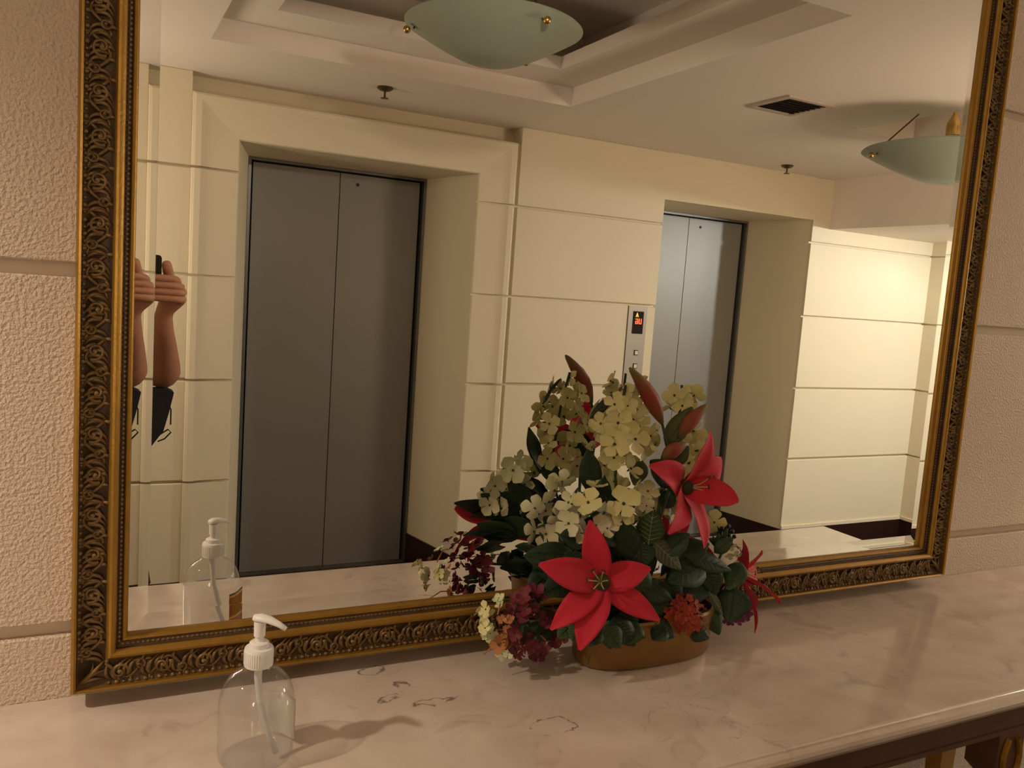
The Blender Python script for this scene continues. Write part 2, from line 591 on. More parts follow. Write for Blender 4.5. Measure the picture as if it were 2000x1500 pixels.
wb = tag(m.build('wall_back', 'cream_plaster'), 'cream plaster lift wall with two door openings', kind='structure')
GZ = [F0, 0.486, 0.971, 1.455, 1.941]
def courses(x0, x1, rows, parent=wb):
    for (a, b) in rows:
        panel(parent, x0, x1, a + (0.006 if a > 0 else 0), b - (0.006 if b < 2.2 else 0), BACK, YC, 'cream_plaster')
full = [(GZ[i], GZ[i + 1]) for i in range(4)]
courses(X0, 0.401, full + [(1.941, CEIL)])
courses(2.062, D2[0], full[:2] + [(1.455, 1.941), (1.941, CEIL)])
courses(2.062, 2.834, [(0.971, 1.455)])
courses(2.974, D2[0], [(0.971, 1.455)])
courses(D2[1], X1, full + [(1.941, CEIL)])
panel(wb, D2[0], D2[1], LINT, CEIL, BACK, YC, 'cream_plaster', ch=0.0005)
# moulded surround of the first lift door: two jamb casings cut by the grooves, and a head
CW, CH = 0.212, zt - LINT                 # width of the jamb casings, height of the head
CPROF = [(0.0, -0.022), (0.0, -0.016), (0.006, -0.009), (0.03, -0.006), (0.125, 0.004), (0.15, 0.009), (0.172, 0.020), (0.197, 0.020), (0.208, 0.014), (0.212, 0.006), (0.212, -0.022)]
def casing(xi, s, rows):
    """jamb casing from the opening edge xi outwards (direction s); the topmost block is mitred"""
    for (a, b_) in rows:
        last = b_ > 2.0
        za = a + (0.006 if a > 0 else 0)
        n = len(CPROF)
        lo = [(xi + s * w, BACK + h, za) for w, h in CPROF]
        hi = [(xi + s * w, BACK + h, (LINT + w / CW * CH) if last else b_ - 0.006) for w, h in CPROF]
        q = MB()
        q.add(lo + hi, [tuple(range(n))[::-1], tuple(range(n, 2 * n))] + [(i, (i + 1) % n, n + (i + 1) % n, n + i) for i in range(n)])
        q.build('casing_block', 'cream_plaster', wb, smooth=25)
rows = full + [(1.941, zt)]
casing(D1[1], 1, rows)
casing(D1[0], -1, rows)
q = MB()
n = len(CPROF)
lo = [(D1[0] - w, BACK + h, LINT + w / CW * CH) for w, h in CPROF]
hi = [(D1[1] + w, BACK + h, LINT + w / CW * CH) for w, h in CPROF]
q.add(lo + hi, [tuple(range(n)), tuple(range(n, 2 * n))[::-1]] + [(i, n + i, n + (i + 1) % n, (i + 1) % n) for i in range(n)])
q.build('casing_head', 'cream_plaster', wb, smooth=25)

# lift doors
def lift_door(name, d, label):
    cx = (d[2] + d[3]) / 2
    e = empty(name, (cx, YD, F0), label, kind='structure')
    for s in (-1, 1):
        q = MB()
        xa, xb = (d[2] + 0.03, cx - 0.0025) if s < 0 else (cx + 0.0025, d[3] - 0.03)
        q.box((xa, YD - 0.055, F0 + 0.012), (xb, YD - 0.03, LINT - 0.022))
        q.build('door_leaf', 'steel', e)
    q = MB()
    q.box((d[2] - 0.005, YD - 0.12, F0), (d[3] + 0.005, YD - 0.08, LINT + 0.05))
    q.build('shaft_gap', 'dark_gap', e)
    for (xa, xb) in ((d[2] + 0.001, d[2] + 0.016), (d[3] - 0.016, d[3] - 0.001)):
        q = MB()
        q.box((xa, YD - 0.075, F0), (xb, YD + 0.004, LINT - 0.002))
        q.build('door_frame', 'steel_edge', e)
    q = MB()
    q.box((d[2] + 0.016, YD - 0.075, LINT - 0.014), (d[3] - 0.016, YD + 0.004, LINT - 0.002))
    q.build('door_frame', 'steel_edge', e)
    q = MB()
    q.box((d[2] + 0.016, YD - 0.075, F0), (d[3] - 0.016, YD - 0.002, F0 + 0.010))
    q.build('door_sill', 'steel_edge', e)
    q = MB()
    q.tube([(cx + 0.10, YD - 0.031, LINT - 0.075), (cx + 0.10, YD - 0.027, LINT - 0.075)], 0.009, 12)
    q.build('key_socket', 'dark_gap', e)
lift_door('door_1', D1, 'grey steel lift door inside the moulded surround')
lift_door('door_2', D2, 'grey steel lift door beside the call panel')

# end walls
m = MB()
m.box((X1, YB, F0), (X1 + 0.1, 0.12, CEIL + 0.1))
wr = tag(m.build('wall_right', 'cream_plaster'), 'cream end wall past the lowered ceiling', kind='structure')
for (a, b) in full:
    q = MB()
    q.box((X1 - 0.02, BACK, a + (0.006 if a > 0 else 0)), (X1, 0.0, b - 0.006))
    q.build('wall_panel', 'cream_plaster', wr)
q = MB()
q.box((X1 - 0.02, BACK, 1.947), (X1, 0.0, LOW))
q.build('wall_panel', 'cream_plaster', wr)
m = MB()
m.box((X0 - 0.1, YB, F0), (X0, 0.12, CEIL + 0.1))
tag(m.build('wall_left', 'cream_plaster'), 'plain cream wall closing the lobby', kind='structure')
def skirting(name, pts, label, h=0.0, mt='dark_skirting', z0=F0, t=0.008):
    """low band of thickness t that follows wall points (x, y), on the left of the walking direction"""
    q = MB()
    for (x0, y0), (x1, y1) in zip(pts[:-1], pts[1:]):
        dv = V((x1 - x0, y1 - y0, 0)).normalized()
        nn = V((-dv.y, dv.x, 0)) * t
        q.prism([(x0, y0), (x1, y1), (x1 + nn.x, y1 + nn.y), (x0 + nn.x, y0 + nn.y)], z0, h)
    return tag(q.build(name, mt), label, kind='structure')
skirting('baseboard_back', [(D1[0], BACK - 0.002), (X0, BACK - 0.002)][::-1], 'dark skirting at the foot of the lift wall, left part')
skirting('baseboard_back', [(D1[3], YD), (D1[1], BACK - 0.002), (D2[0], BACK - 0.002), (D2[2], YD)], 'dark skirting at the foot of the wall between the lifts')
skirting('baseboard_right', [(D2[3], YD), (D2[1], BACK - 0.002), (X1 - 0.02, BACK - 0.002), (X1 - 0.02, -0.01)], 'dark skirting around the bright passage')
skirting('trim_1', [(D2[1], BACK - 0.001), (X1 - 0.02, BACK - 0.001), (X1 - 0.02, -0.01)], 'thin cream bead on top of the passage skirting', 0.022, 'cream_plaster', 0.0, 0.010)

# ceiling with two coffers
C1 = (0.404, 2.003, -2.352, -0.715)
C2 = (3.240, 3.654, -1.790, -0.60)
m = MB()
zc1 = CEIL + 0.085
def ring(mb, o, i, z0, z1):
    (ox0, ox1, oy0, oy1), (ix0, ix1, iy0, iy1) = o, i
    mb.box((ox0, oy0, z0), (ix0, oy1, z1))
    mb.box((ix1, oy0, z0), (ox1, oy1, z1))
    mb.box((ix0, oy0, z0), (ix1, iy0, z1))
    mb.box((ix0, iy1, z0), (ix1, oy1, z1))
ring(m, (X0, 2.6, YB, 0.02), C1, CEIL, zc1)
ring(m, (2.6, BEAM, YB, 0.02), C2, CEIL, zc1)
ce = tag(m.build('ceiling', 'ceiling_paint'), 'pinkish cream ceiling with stepped coffers', kind='structure')
q = MB()
I1 = (C1[0] + 0.20, C1[1] - 0.20, C1[2] + 0.24, C1[3] - 0.24)
ring(q, (C1[0] - 0.15, C1[1] + 0.15, C1[2] - 0.15, C1[3] + 0.15), I1, zc1, zc1 + 0.055)
q.build('coffer_ledge', 'ceiling_paint', ce)
q = MB()
O1 = (C1[0] - 0.10, C1[1] + 0.10, C1[2] - 0.10, C1[3] + 0.10)
ring(q, (O1[0] - 0.05, O1[1] + 0.05, O1[2] - 0.05, O1[3] + 0.05), O1, zc1 + 0.055, zc1 + 0.26)
q.box((O1[0] - 0.05, O1[2] - 0.05, zc1 + 0.26), (O1[1] + 0.05, O1[3] + 0.05, zc1 + 0.30))
q.build('coffer_dome', 'ceiling_paint', ce)
q = MB()
ring(q, (C2[0] - 0.05, C2[1] + 0.05, C2[2] - 0.05, C2[3] + 0.05), C2, zc1, zc1 + 0.09)
q.box((C2[0] - 0.05, C2[2] - 0.05, zc1 + 0.09), (C2[1] + 0.05, C2[3] + 0.05, zc1 + 0.12))
q.build('coffer_recess', 'ceiling_paint', ce)
m = MB()
m.box((BEAM, YB, LOW), (X1 + 0.05, 0.02, CEIL + 0.085))
tag(m.build('ceiling', 'ceiling_paint'), 'lowered ceiling block over the bright passage', kind='structure')
DLN = ['over the left end of the console', 'added out of view to brighten the lift wall', 'close to the bright passage wall', 'in the middle of the lowered passage ceiling']
for (x, y, z, w_, cone, colr, rad, to), where in zip(DOWNLIGHTS, DLN):
    e = empty('downlight', (x, y, z), 'round recessed ceiling downlight ' + where, 'downlight', 'recessed downlights')
    q = MB()
    q.lathe([(0.075, -0.006), (0.075, 0.0), (0.055, 0.0), (0.055, -0.006)], 24, (x, y, z), cap=False)
    q.build('trim_ring', 'white_plastic', e)
for (x, y, z, w_, colr, s), where in zip(FILL_LAMPS, ('mirror wall to the right of the console', 'lift wall to the left of the doors')):  # brass fittings for the added fill lamps
    yw = FRONT if s > 0 else BACK
    e = empty('fill_lamp', (x, yw, z - 0.1), 'brass fill lamp added out of view on the ' + where, 'wall lamp', 'added fill lamps')
    q = MB()
    q.tube([(x, yw, z - 0.1), (x, yw - s * 0.012, z - 0.1)], 0.05, 20)
    q.build('back_plate', 'brass', e)
    q = MB()
    q.tube([(x, yw - s * 0.01, z - 0.1), (x, (yw + y) / 2, z - 0.14), (x, y, z - 0.12), (x, y, z - 0.07)], 0.007, 8)
    q.build('arm', 'brass', e)
    q = MB()
    q.lathe([(0.012, -0.08), (0.028, -0.07), (0.030, -0.055), (0.012, -0.05)], 16, (x, y, z))
    q.build('lamp_cup', 'brass', e)

# ------------------------------------------------------------------ things on the ceiling and lift wall
def pendant(cx, cy, cz, r, depth, ztop, label, rot):
    e = empty('pendant_lamp', (cx, cy, cz), label, 'pendant lamp', 'frosted bowl pendants')
    q = MB()
    prof = []
    for i in range(15):
        t = i / 14
        prof.append((r * t, -depth * (1 - (0.14 * t ** 2.4 + 0.86 * t ** 1.08)) + 0.024 * math.exp(-(t / 0.20) ** 2)))
    prof[0] = (0.004, prof[0][1])
    inner = [(max(0.003, a - 0.006), b + 0.006) for a, b in prof][::-1]
    q.lathe(prof + inner, 56, (cx, cy, cz), cap=False)
    q.build('glass_bowl', 'frost_glass', e, smooth=60)
    hub = V((cx, cy, cz + 0.10))
    q = MB()
    q.tube([(cx, cy, cz + 0.16), (cx, cy, ztop)], 0.009, 10)
    q.build('rod', 'brass', e, smooth=60)
    q = MB()
    q.lathe([(0.028, 0.0), (0.030, 0.03), (0.028, 0.05), (0.018, 0.07), (0.010, 0.085)], 20, (cx, cy, cz + 0.075))
    q.build('brass_cup', 'brass', e, smooth=40)
    q = MB()
    q.lathe([(0.055, 0.0), (0.06, -0.02), (0.03, -0.035)], 20, (cx, cy, ztop))
    q.build('ceiling_rose', 'brass', e, smooth=40)
    for k in range(3):
        a = rot + k * 2 * PI / 3
        rr = r * 0.93
        p = V((cx + rr * math.cos(a), cy + rr * math.sin(a), cz - depth * 0.19))
        pin = V((cx + (r * 0.80) * math.cos(a), cy + (r * 0.80) * math.sin(a), cz + 0.02))
        q = MB()
        q.tube([(cx + 0.012 * math.cos(a), cy + 0.012 * math.sin(a), cz + min(0.30, (ztop - cz) * 0.92)), pin, p - V((0.012 * math.cos(a), 0.012 * math.sin(a), 0))], 0.0032, 6)
        q.build('suspension_wire', 'dark_brass', e)
        q = MB()
        q.ball(p + V((math.cos(a), math.sin(a), -0.5)) * 0.010, 0.013, 12)
        q.build('screw_cap', 'brass', e, smooth=True)
    return e
pendant(1.222, -1.55, 2.368, 0.305, 0.150, zc1 + 0.26, 'frosted glass bowl lamp hanging inside the stepped ceiling coffer', math.radians(80))
pendant(3.315, -1.32, 2.208, 0.36, 0.160, zc1 + 0.09, 'frosted glass bowl lamp near the right edge of the mirror reflection', math.radians(-155))

def sprinkler(x, y, label):
    e = empty('sprinkler', (x, y, CEIL), label, 'sprinkler', 'ceiling sprinklers')
    q = MB()
    q.lathe([(0.036, 0.0), (0.038, -0.004), (0.026, -0.014), (0.012, -0.018)], 20, (x, y, CEIL))
    q.build('escutcheon', 'dark_brass', e, smooth=40)
    q = MB()
    q.tube([(x, y, CEIL - 0.016), (x, y, CEIL - 0.045)], 0.005, 8)
    q.build('nozzle', 'dark_brass', e)
    q = MB()
    q.lathe([(0.005, 0.0), (0.018, -0.002), (0.018, -0.005), (0.004, -0.006)], 14, (x, y, CEIL - 0.045))
    q.build('deflector', 'dark_brass', e)
sprinkler(1.186, -2.625, 'dark fire sprinkler on the ceiling above the moulded lift door')
sprinkler(3.78, -2.765, 'dark fire sprinkler on the ceiling near the call panel lift door')

e = empty('air_vent', (2.68, -1.645, CEIL), 'square dark ceiling air vent with pale rim', 'vent')
q = MB()
ring(q, (2.55, 2.81, -1.775, -1.515), (2.575, 2.785, -1.75, -1.54), CEIL - 0.008, CEIL + 0.001)
q.build('vent_rim', 'vent_frame', e)
q = MB()
q.box((2.575, -1.75, CEIL - 0.002), (2.785, -1.54, CEIL + 0.0))
q.build('vent_ground', 'vent_dark', e)
for k in range(7):
    yk = -1.735 + k * 0.03
    q = MB()
    q.add([(2.575, yk, CEIL - 0.001), (2.785, yk, CEIL - 0.001), (2.785, yk + 0.012, CEIL - 0.010), (2.575, yk + 0.012, CEIL - 0.010),
           (2.575, yk + 0.002, CEIL - 0.001), (2.785, yk + 0.002, CEIL - 0.001), (2.785, yk + 0.014, CEIL - 0.010), (2.575, yk + 0.014, CEIL - 0.010)],
          [(0, 1, 2, 3), (7, 6, 5, 4), (0, 3, 7, 4), (1, 5, 6, 2), (2, 6, 7, 3), (0, 4, 5, 1)])
    q.build('vent_slat', 'vent_dark', e)

# lift call panel
PX0, PX1, PZ0, PZ1 = 2.838, 2.970, 0.971, 1.449
e = empty('call_panel', (2.904, BACK, PZ0), 'steel lift call panel with red floor display and two buttons', 'call panel')
q = MB()
q.box((PX0, YC, PZ0), (PX1, BACK + 0.006, PZ1))
q.build('face_plate', 'panel_steel', e)
yp = BACK + 0.006
q = MB()
dx0, dx1, dz0, dz1 = 2.870, 2.946, 1.285, 1.418
q.box((dx0, yp, dz0), (dx1, yp + 0.002, dz1))
disp = q.build('display', 'black_glass', e)
def text_part(name, body, size, loc, rot, mt, parent, extrude=0.0004, xs=1.0):
    c = bpy.data.curves.new(name, 'FONT')
    c.body = body
    c.size = size
    c.align_x = 'CENTER'
    c.align_y = 'CENTER'
    c.extrude = extrude
    t = bpy.data.objects.new(name, c)
    COL.objects.link(t)
    bpy.context.view_layer.update()
    me = bpy.data.meshes.new_from_object(t.evaluated_get(bpy.context.evaluated_depsgraph_get()))
    bpy.data.objects.remove(t)
    me.name = name
    me.materials.clear()
    me.materials.append(MATS[mt])
    o = bpy.data.objects.new(name, me)
    COL.objects.link(o)
    o.parent = parent
    o.location = V(loc) - world_loc(parent)
    o.rotation_euler = rot
    o.scale = (xs, 1, 1)
    return o
# the floor code in lamp segments: U G
def seg(mb, x, z, w, h, segs, t=0.0055):
    """seven segment character, right way round for someone facing the lift wall (x runs leftwards for them)"""
    S = {'t': ((0, h), (w, h)), 'm': ((0, h / 2), (w, h / 2)), 'b': ((0, 0), (w, 0)), 'tl': ((0, h / 2), (0, h)), 'bl': ((0, 0), (0, h / 2)),
         'tr': ((w, h / 2), (w, h)), 'br': ((w, 0), (w, h / 2))}
    for k in segs:
        (ax, az), (bx, bz) = S[k]
        ax, bx = x - ax, x - bx
        mb.box((min(ax, bx) - t / 2, yp + 0.002, z + min(az, bz) - t / 2), (max(ax, bx) + t / 2, yp + 0.003, z + max(az, bz) + t / 2))
q = MB()
seg(q, 2.930, 1.346, 0.014, 0.026, ['tl', 'bl', 'b', 'br', 'tr'])
seg(q, 2.905, 1.346, 0.014, 0.026, ['t', 'tl', 'bl', 'b', 'br', 'm'])
q.build('floor_code', 'led_red', disp)
q = MB()
q.add([(2.898 - 0.011, yp + 0.003, 1.384), (2.898 + 0.011, yp + 0.003, 1.384), (2.898, yp + 0.003, 1.412), (2.898 - 0.004, yp + 0.003, 1.384), (2.898 + 0.004, yp + 0.003, 1.384), (2.898, yp + 0.003, 1.394)],
      [(0, 3, 5, 2), (4, 1, 2, 5)])
q.build('up_arrow', 'led_amber', disp)
for zb in (1.172, 1.092):
    q = MB()
    q.box((2.898, yp, zb - 0.016), (2.928, yp + 0.002, zb + 0.016))
    b = q.build('button', 'dark_gap', e)
    q = MB()
    q.box((2.903, yp + 0.002, zb - 0.011), (2.923, yp + 0.006, zb + 0.011))
    q.build('button_cap', 'button_white', b)

# ------------------------------------------------------------------ console table under the mirror
TOP = 0.903
tab = empty('console_table', (0.6, -0.2, F0), 'long console table with veined beige marble top and brown rail', 'table')
def outline(inset):
    return [(-1.70 + inset, -0.001), (-1.70 + inset, -0.45 + inset), (1.82 - inset, -0.45 + inset), (1.82 - inset, -0.302 + inset), (2.75 - inset, -0.302 + inset), (2.75 - inset, -0.001)]
layers = [(0.030, TOP - 0.046), (0.026, TOP - 0.040), (0.018, TOP - 0.034), (0.013, TOP - 0.030), (0.006, TOP - 0.027), (0.001, TOP - 0.020), (0.0, TOP - 0.014),
          (0.002, TOP - 0.009), (0.006, TOP - 0.006), (0.009, TOP - 0.0055), (0.010, TOP - 0.003), (0.013, TOP - 0.001), (0.018, TOP)]
m = MB()
vs, fs = [], []
for ins, z in layers:
    vs += [(x, y, z) for x, y in outline(ins)]
n = 6
for i in range(len(layers) - 1):
    for k in range(n):
        fs.append((i * n + k, i * n + (k + 1) % n, (i + 1) * n + (k + 1) % n, (i + 1) * n + k))
fs.append(tuple(range(n))[::-1])
fs.append(tuple((len(layers) - 1) * n + k for k in range(n)))
m.add(vs, fs)
m.build('marble_top', 'marble', tab, smooth=25)
q = MB()
q.box((-1.64, -0.412, 0.812), (1.78, -0.385, TOP - 0.046))
q.build('front_rail', 'table_wood', tab)
q = MB()
q.box((-1.64, -0.416, 0.812), (1.78, -0.412, 0.820))
q.build('rail_bead', 'table_wood', tab)
q = MB()
q.box((-1.64, -0.03, 0.812), (2.70, -0.004, TOP - 0.046))
q.build('back_rail', 'table_wood', tab)
q = MB()
q.box((1.80, -0.285, 0.812), (2.70, -0.262, TOP - 0.046))
q.build('front_rail', 'table_wood', tab)
def table_leg(x, y, mt):
    q = MB()
    secs = [(0.034, 0.812), (0.034, 0.74), (0.022, 0.725), (0.030, 0.70), (0.026, 0.60), (0.018, 0.30), (0.014, -0.06), (0.022, -0.08), (0.022, F0)]
    vs, fs = [], []
    for h, z in secs:
        vs += [(x - h, y - h * 0.8, z), (x + h, y - h * 0.8, z), (x + h, y + h * 0.8, z), (x - h, y + h * 0.8, z)]
    for i in range(len(secs) - 1):
        for k in range(4):
            fs.append((i * 4 + k, i * 4 + (k + 1) % 4, (i + 1) * 4 + (k + 1) % 4, (i + 1) * 4 + k))
    fs += [(0, 1, 2, 3), tuple(len(secs) * 4 - 4 + k for k in range(4))]
    q.add(vs, fs)
    leg = q.build('leg', mt, tab)
    for s in (-1, 1):
        q = MB()
        pts = [(x + s * (0.012 + 0.010 * math.sin(t * 7)), y - 0.030, 0.80 - t * 0.16) for t in [i / 10 for i in range(11)]]
        q.tube(pts, 0.005, 6)
        q.build('leg_scroll', 'gold_leaf', leg)
for lx in (-1.55, 0.10, 1.385):
    table_leg(lx, -0.385, 'table_wood')
for lx in (-1.55, 0.50, 1.74, 2.6):
    table_leg(lx, -0.06, 'gold_leaf')

# ------------------------------------------------------------------ gilt framed mirror
FL, FR, FB, FT = -0.015, 1.693, 0.924, 2.268     # outer edges of the frame
fm = empty('framed_mirror', ((FL + FR) / 2, 0, FB), 'large wall mirror in an antique gold frame covered with leaf scrolls', 'mirror')
PROF = [  # across the moulding from the outer edge: u, height off the wall, material of the strip that follows
    (0.0, 0.001, 0), (0.0, 0.038, 0), (0.0008, 0.043, 0), (0.0034, 0.0475, 0), (0.0060, 0.045, 0), (0.0068, 0.0395, 1),
    (0.012, 0.0355, 1), (0.022, 0.0318, 1), (0.034, 0.0325, 1), (0.0405, 0.036, 2), (0.0412, 0.0385, 2), (0.0435, 0.0410, 2), (0.0465, 0.0416, 2),
    (0.0500, 0.0398, 2), (0.0528, 0.0358, 1), (0.0535, 0.031, 1), (0.0600, 0.0268, 2), (0.0612, 0.0292, 2), (0.0640, 0.0285, 2), (0.0662, 0.0262, 2), (0.0670, 0.0235, 2),
    (0.0670, 0.0005, 2), (0.0, 0.001, 0)]
LEN = {'b': FR - FL, 't': FR - FL, 'l': FT - FB, 'r': FT - FB}
ORI = {'b': (V((FL, 0, FB)), V((1, 0, 0)), V((0, 0, 1))), 'r': (V((FR, 0, FB)), V((0, 0, 1)), V((-1, 0, 0))),
       't': (V((FR, 0, FT)), V((-1, 0, 0)), V((0, 0, -1))), 'l': (V((FL, 0, FT)), V((0, 0, -1)), V((1, 0, 0)))}
HH = V((0, -1, 0))
LABEL = {'b': 'carved bottom rail', 't': 'carved top rail', 'l': 'carved left rail', 'r': 'carved right rail'}

def spiral(mb, c, r0, turns, a0, hand, h0, h1, rad0, rad1, n=22):
    pts, rr = [], []
    for i in range(n + 1):
        t = i / n
        r = r0 * (1 - t) ** 0.85 + 0.0012
        a = a0 + hand * turns * 2 * PI * t
        pts.append((c[0] + r * math.cos(a), c[1] + r * math.sin(a), h0 + (h1 - h0) * t))
        rr.append(rad0 + (rad1 - rad0) * t)
    mb.tube(pts, rr, 6)
def frond(mb, p0, p1, bend, h, rad):
    p0, p1 = V((*p0, 0)), V((*p1, 0))
    d = p1 - p0
    nrm = V((-d.y, d.x, 0)) * bend
    pts, rr = [], []
    for i in range(8):
        t = i / 7
        p = p0 + d * t + nrm * (4 * t * (1 - t))
        pts.append((p.x, p.y, h + 0.0035 * math.sin(PI * t)))
        rr.append(rad * (0.35 + 0.9 * math.sin(PI * min(1, t * 0.8 + 0.12))) * (1 - 0.55 * t))
    mb.tube(pts, rr, 6)
def ornament(flip):
    """one repeat of the carving, 52 mm along the rail: scrolls, packed acanthus lobes, berries"""
    q = MB()
    sg = -1 if flip else 1
    um = 0.0238
    U = lambda u: um + sg * (u - um)
    spiral(q, (0.0155, U(0.0225)), 0.0100, 1.25, 0.5 if flip else -0.5, sg, 0.0365, 0.0405, 0.0026, 0.0016, 20)
    spiral(q, (0.0400, U(0.0290)), 0.0070, 1.1, 2.6 * sg, -sg, 0.0360, 0.0390, 0.0023, 0.0014, 16)
    q.ball((0.0155, U(0.0225), 0.0385), 0.0036, 8)
    q.ball((0.0400, U(0.0290), 0.0360), 0.0032, 8)
    vine = [(-0.002 + 0.056 * t, um + 0.0115 * sg * math.cos(2 * PI * t + 0.3), 0.0345 + 0.001 * math.sin(4 * PI * t)) for t in [i / 12 for i in range(13)]]
    q.tube(vine, 0.0026, 6)
    # lobes fanning out from the vine, overlapping like combed leaves
    for k in range(8):
        t = k / 7
        x = 0.001 + 0.050 * t
        u0 = um + 0.0100 * math.cos(2 * PI * t + 0.3)
        up = 1 if math.cos(2 * PI * t + 0.3) < 0.25 else -1
        ue = 0.0395 if up > 0 else 0.0085
        frond(q, (x, U(u0)), (x + 0.0105, U(u0 + (ue - u0) * 0.96)), 0.26 * up * sg, 0.0336, 0.0029)
        if k % 2 == 0:
            frond(q, (x, U(u0)), (x + 0.004, U(u0 - up * 0.011)), -0.25 * up * sg, 0.0336, 0.0026)
    for i, s in enumerate((0.003, 0.012, 0.0205, 0.0285, 0.0375, 0.0465)):
        q.ball((s, 0.0090, 0.0385), 0.0024 + 0.0009 * (i % 2), 8)
    return q.mesh('scroll_ornament', 'carved_gilt', smooth=True)
ORN = [ornament(False), ornament(True)]
def place(o, s, ud):
    """matrix that lays local (s, u, h) along a rail"""
    return Matrix(((s.x, ud.x, HH.x, o.x), (s.y, ud.y, HH.y, o.y), (s.z, ud.z, HH.z, o.z), (0, 0, 0, 1)))
for key in 'blrt':
    o, s, ud = ORI[key]
    L = LEN[key]
    q = MB()
    for i in range(len(PROF) - 1):
        (u0, h0, mi), (u1, h1, _) = PROF[i], PROF[i + 1]
        q.add([o + s * u0 + ud * u0 + HH * h0, o + s * (L - u0) + ud * u0 + HH * h0, o + s * (L - u1) + ud * u1 + HH * h1, o + s * u1 + ud * u1 + HH * h1], [(0, 1, 2, 3)], mi)
    rail = q.build('frame_rail', ['gold_leaf', 'carved_ground', 'gold_leaf'], fm, smooth=35)
    rail['label'] = LABEL[key]
    # string of tiny beads in the inner channel: too small to pick apart
    q = MB()
    nb = int((L - 0.116) / 0.0062)
    for k in range(nb):
        sp = 0.058 + (L - 0.116) * (k + 0.5) / nb
        c = o + s * sp + ud * 0.0568 + HH * 0.0302
        a = 0.0026
        vs = [c + s * a, c - s * a, c + ud * a * 0.8, c - ud * a * 0.8, c + HH * a * 0.9]
        q.add(vs, [(0, 2, 4), (2, 1, 4), (1, 3, 4), (3, 0, 4)])
    bead = q.build('bead_string', 'carved_gilt', rail, smooth=True)
    bead['kind'] = 'stuff'
    cnt = round((L - 0.084) / 0.052)
    step = (L - 0.084) / cnt
    base = o - world_loc(rail)
    for k in range(cnt):
        mtx = place(o + s * (0.042 + k * step) - world_loc(rail), s, ud) @ Matrix.Diagonal((step / 0.052, 1, 1, 1))
        share('scroll_ornament', ORN[k % 2], rail, mtx)
    # acanthus leaf that covers the mitre at the rail's start
    q = MB()
    for (a, b, bend, rad) in [((0.010, 0.010), (0.040, 0.040), 0.0, 0.0036), ((0.010, 0.010), (0.046, 0.026), 0.15, 0.0030), ((0.010, 0.010), (0.026, 0.046 - 0.008), -0.15, 0.0028),
                              ((0.012, 0.010), (0.042, 0.013), 0.18, 0.0028)]:
        frond(q, a, b, bend, 0.0352, rad)
    c = q.build('corner_leaf', 'carved_gilt', rail, smooth=True)
    c.matrix_local = place(o - world_loc(rail), s, ud)
# glass with a bevelled border: border facets lean by about one degree
YM = -0.018
g0, g1, g2, g3 = FL + 0.0625, FR - 0.0625, FB + 0.0625, FT - 0.0625
BW, RISE = 0.0287, 0.00088
q = MB()
i0, i1, i2, i3 = g0 + BW, g1 - BW, g2 + BW, g3 - BW
vs = [(g0, YM - RISE, g2), (g1, YM - RISE, g2), (g1, YM - RISE, g3), (g0, YM - RISE, g3), (i0, YM, i2), (i1, YM, i2), (i1, YM, i3), (i0, YM, i3)]
q.add(vs, [(4, 5, 6, 7), (0, 1, 5, 4), (1, 2, 6, 5), (2, 3, 7, 6), (3, 0, 4, 7)])
gl = q.build('mirror_glass', 'mirror_silver', fm)
q = MB()
q.box((g0 - 0.002, -0.0165, g2 - 0.002), (g1 + 0.002, -0.002, g3 + 0.002))
q.build('backing_board', 'table_wood', fm)

# ------------------------------------------------------------------ hand sanitiser pump bottle
BX, BY = 0.1855, -0.227
bo = empty('pump_bottle', (BX, BY, TOP), 'clear plastic pump bottle of hand gel with white pump head', 'bottle')
prof = [(0.0, 0.003), (0.030, 0.0005), (0.038, 0.0), (0.0425, 0.004), (0.0440, 0.012), (0.0442, 0.040), (0.0441, 0.064), (0.0438, 0.073), (0.0424, 0.082), (0.0392, 0.0915), (0.0338, 0.1005),
        (0.0262, 0.1075), (0.0195, 0.1110), (0.0160, 0.1140), (0.0152, 0.118), (0.0150, 0.132)]
prof[0] = (0.0005, 0.003)
q = MB()
q.lathe(prof, 64, (BX, BY, TOP), cap=False)
q.build('bottle_body', 'clear_plastic', bo, smooth=True)
LV = 0.071
gp = [(0.0004, 0.0046)] + [(r - 0.00125, z + (0.0016 if z < 0.01 else 0)) for r, z in prof[1:] if z < LV] + [(0.0421, LV), (0.0405, LV - 0.0004), (0.0004, LV - 0.0004)]
q = MB()
q.lathe(gp, 64, (BX, BY, TOP), cap=False)
q.build('hand_gel', 'clear_gel', bo, smooth=40)
q = MB()
q.lathe([(0.0165, 0.1165), (0.0168, 0.1175), (0.0168, 0.1365), (0.0160, 0.1385), (0.0115, 0.1390)], 40, (BX, BY, TOP))
for k in range(40):
    a = 2 * PI * k / 40
    x, y = BX + 0.0168 * math.cos(a), BY + 0.0168 * math.sin(a)
    q.tube([(x, y, TOP + 0.119), (x, y, TOP + 0.135)], 0.0005, 4)
q.build('pump_collar', 'white_plastic', bo, smooth=40)
q = MB()
q.lathe([(0.0112, 0.138), (0.0115, 0.140), (0.0112, 0.1445), (0.0095, 0.1458), (0.0066, 0.1460)], 32, (BX, BY, TOP))
q.build('pump_ring', 'white_plastic', bo, smooth=40)
q = MB()
q.lathe([(0.0050, 0.145), (0.0050, 0.152), (0.0066, 0.1525), (0.0070, 0.170)], 24, (BX, BY, TOP))
q.build('pump_stem', 'white_plastic', bo, smooth=40)
nd_ = V((0.80, -0.60, 0)).normalized()
q = MB()
base = V((BX, BY, TOP + 0.1725))
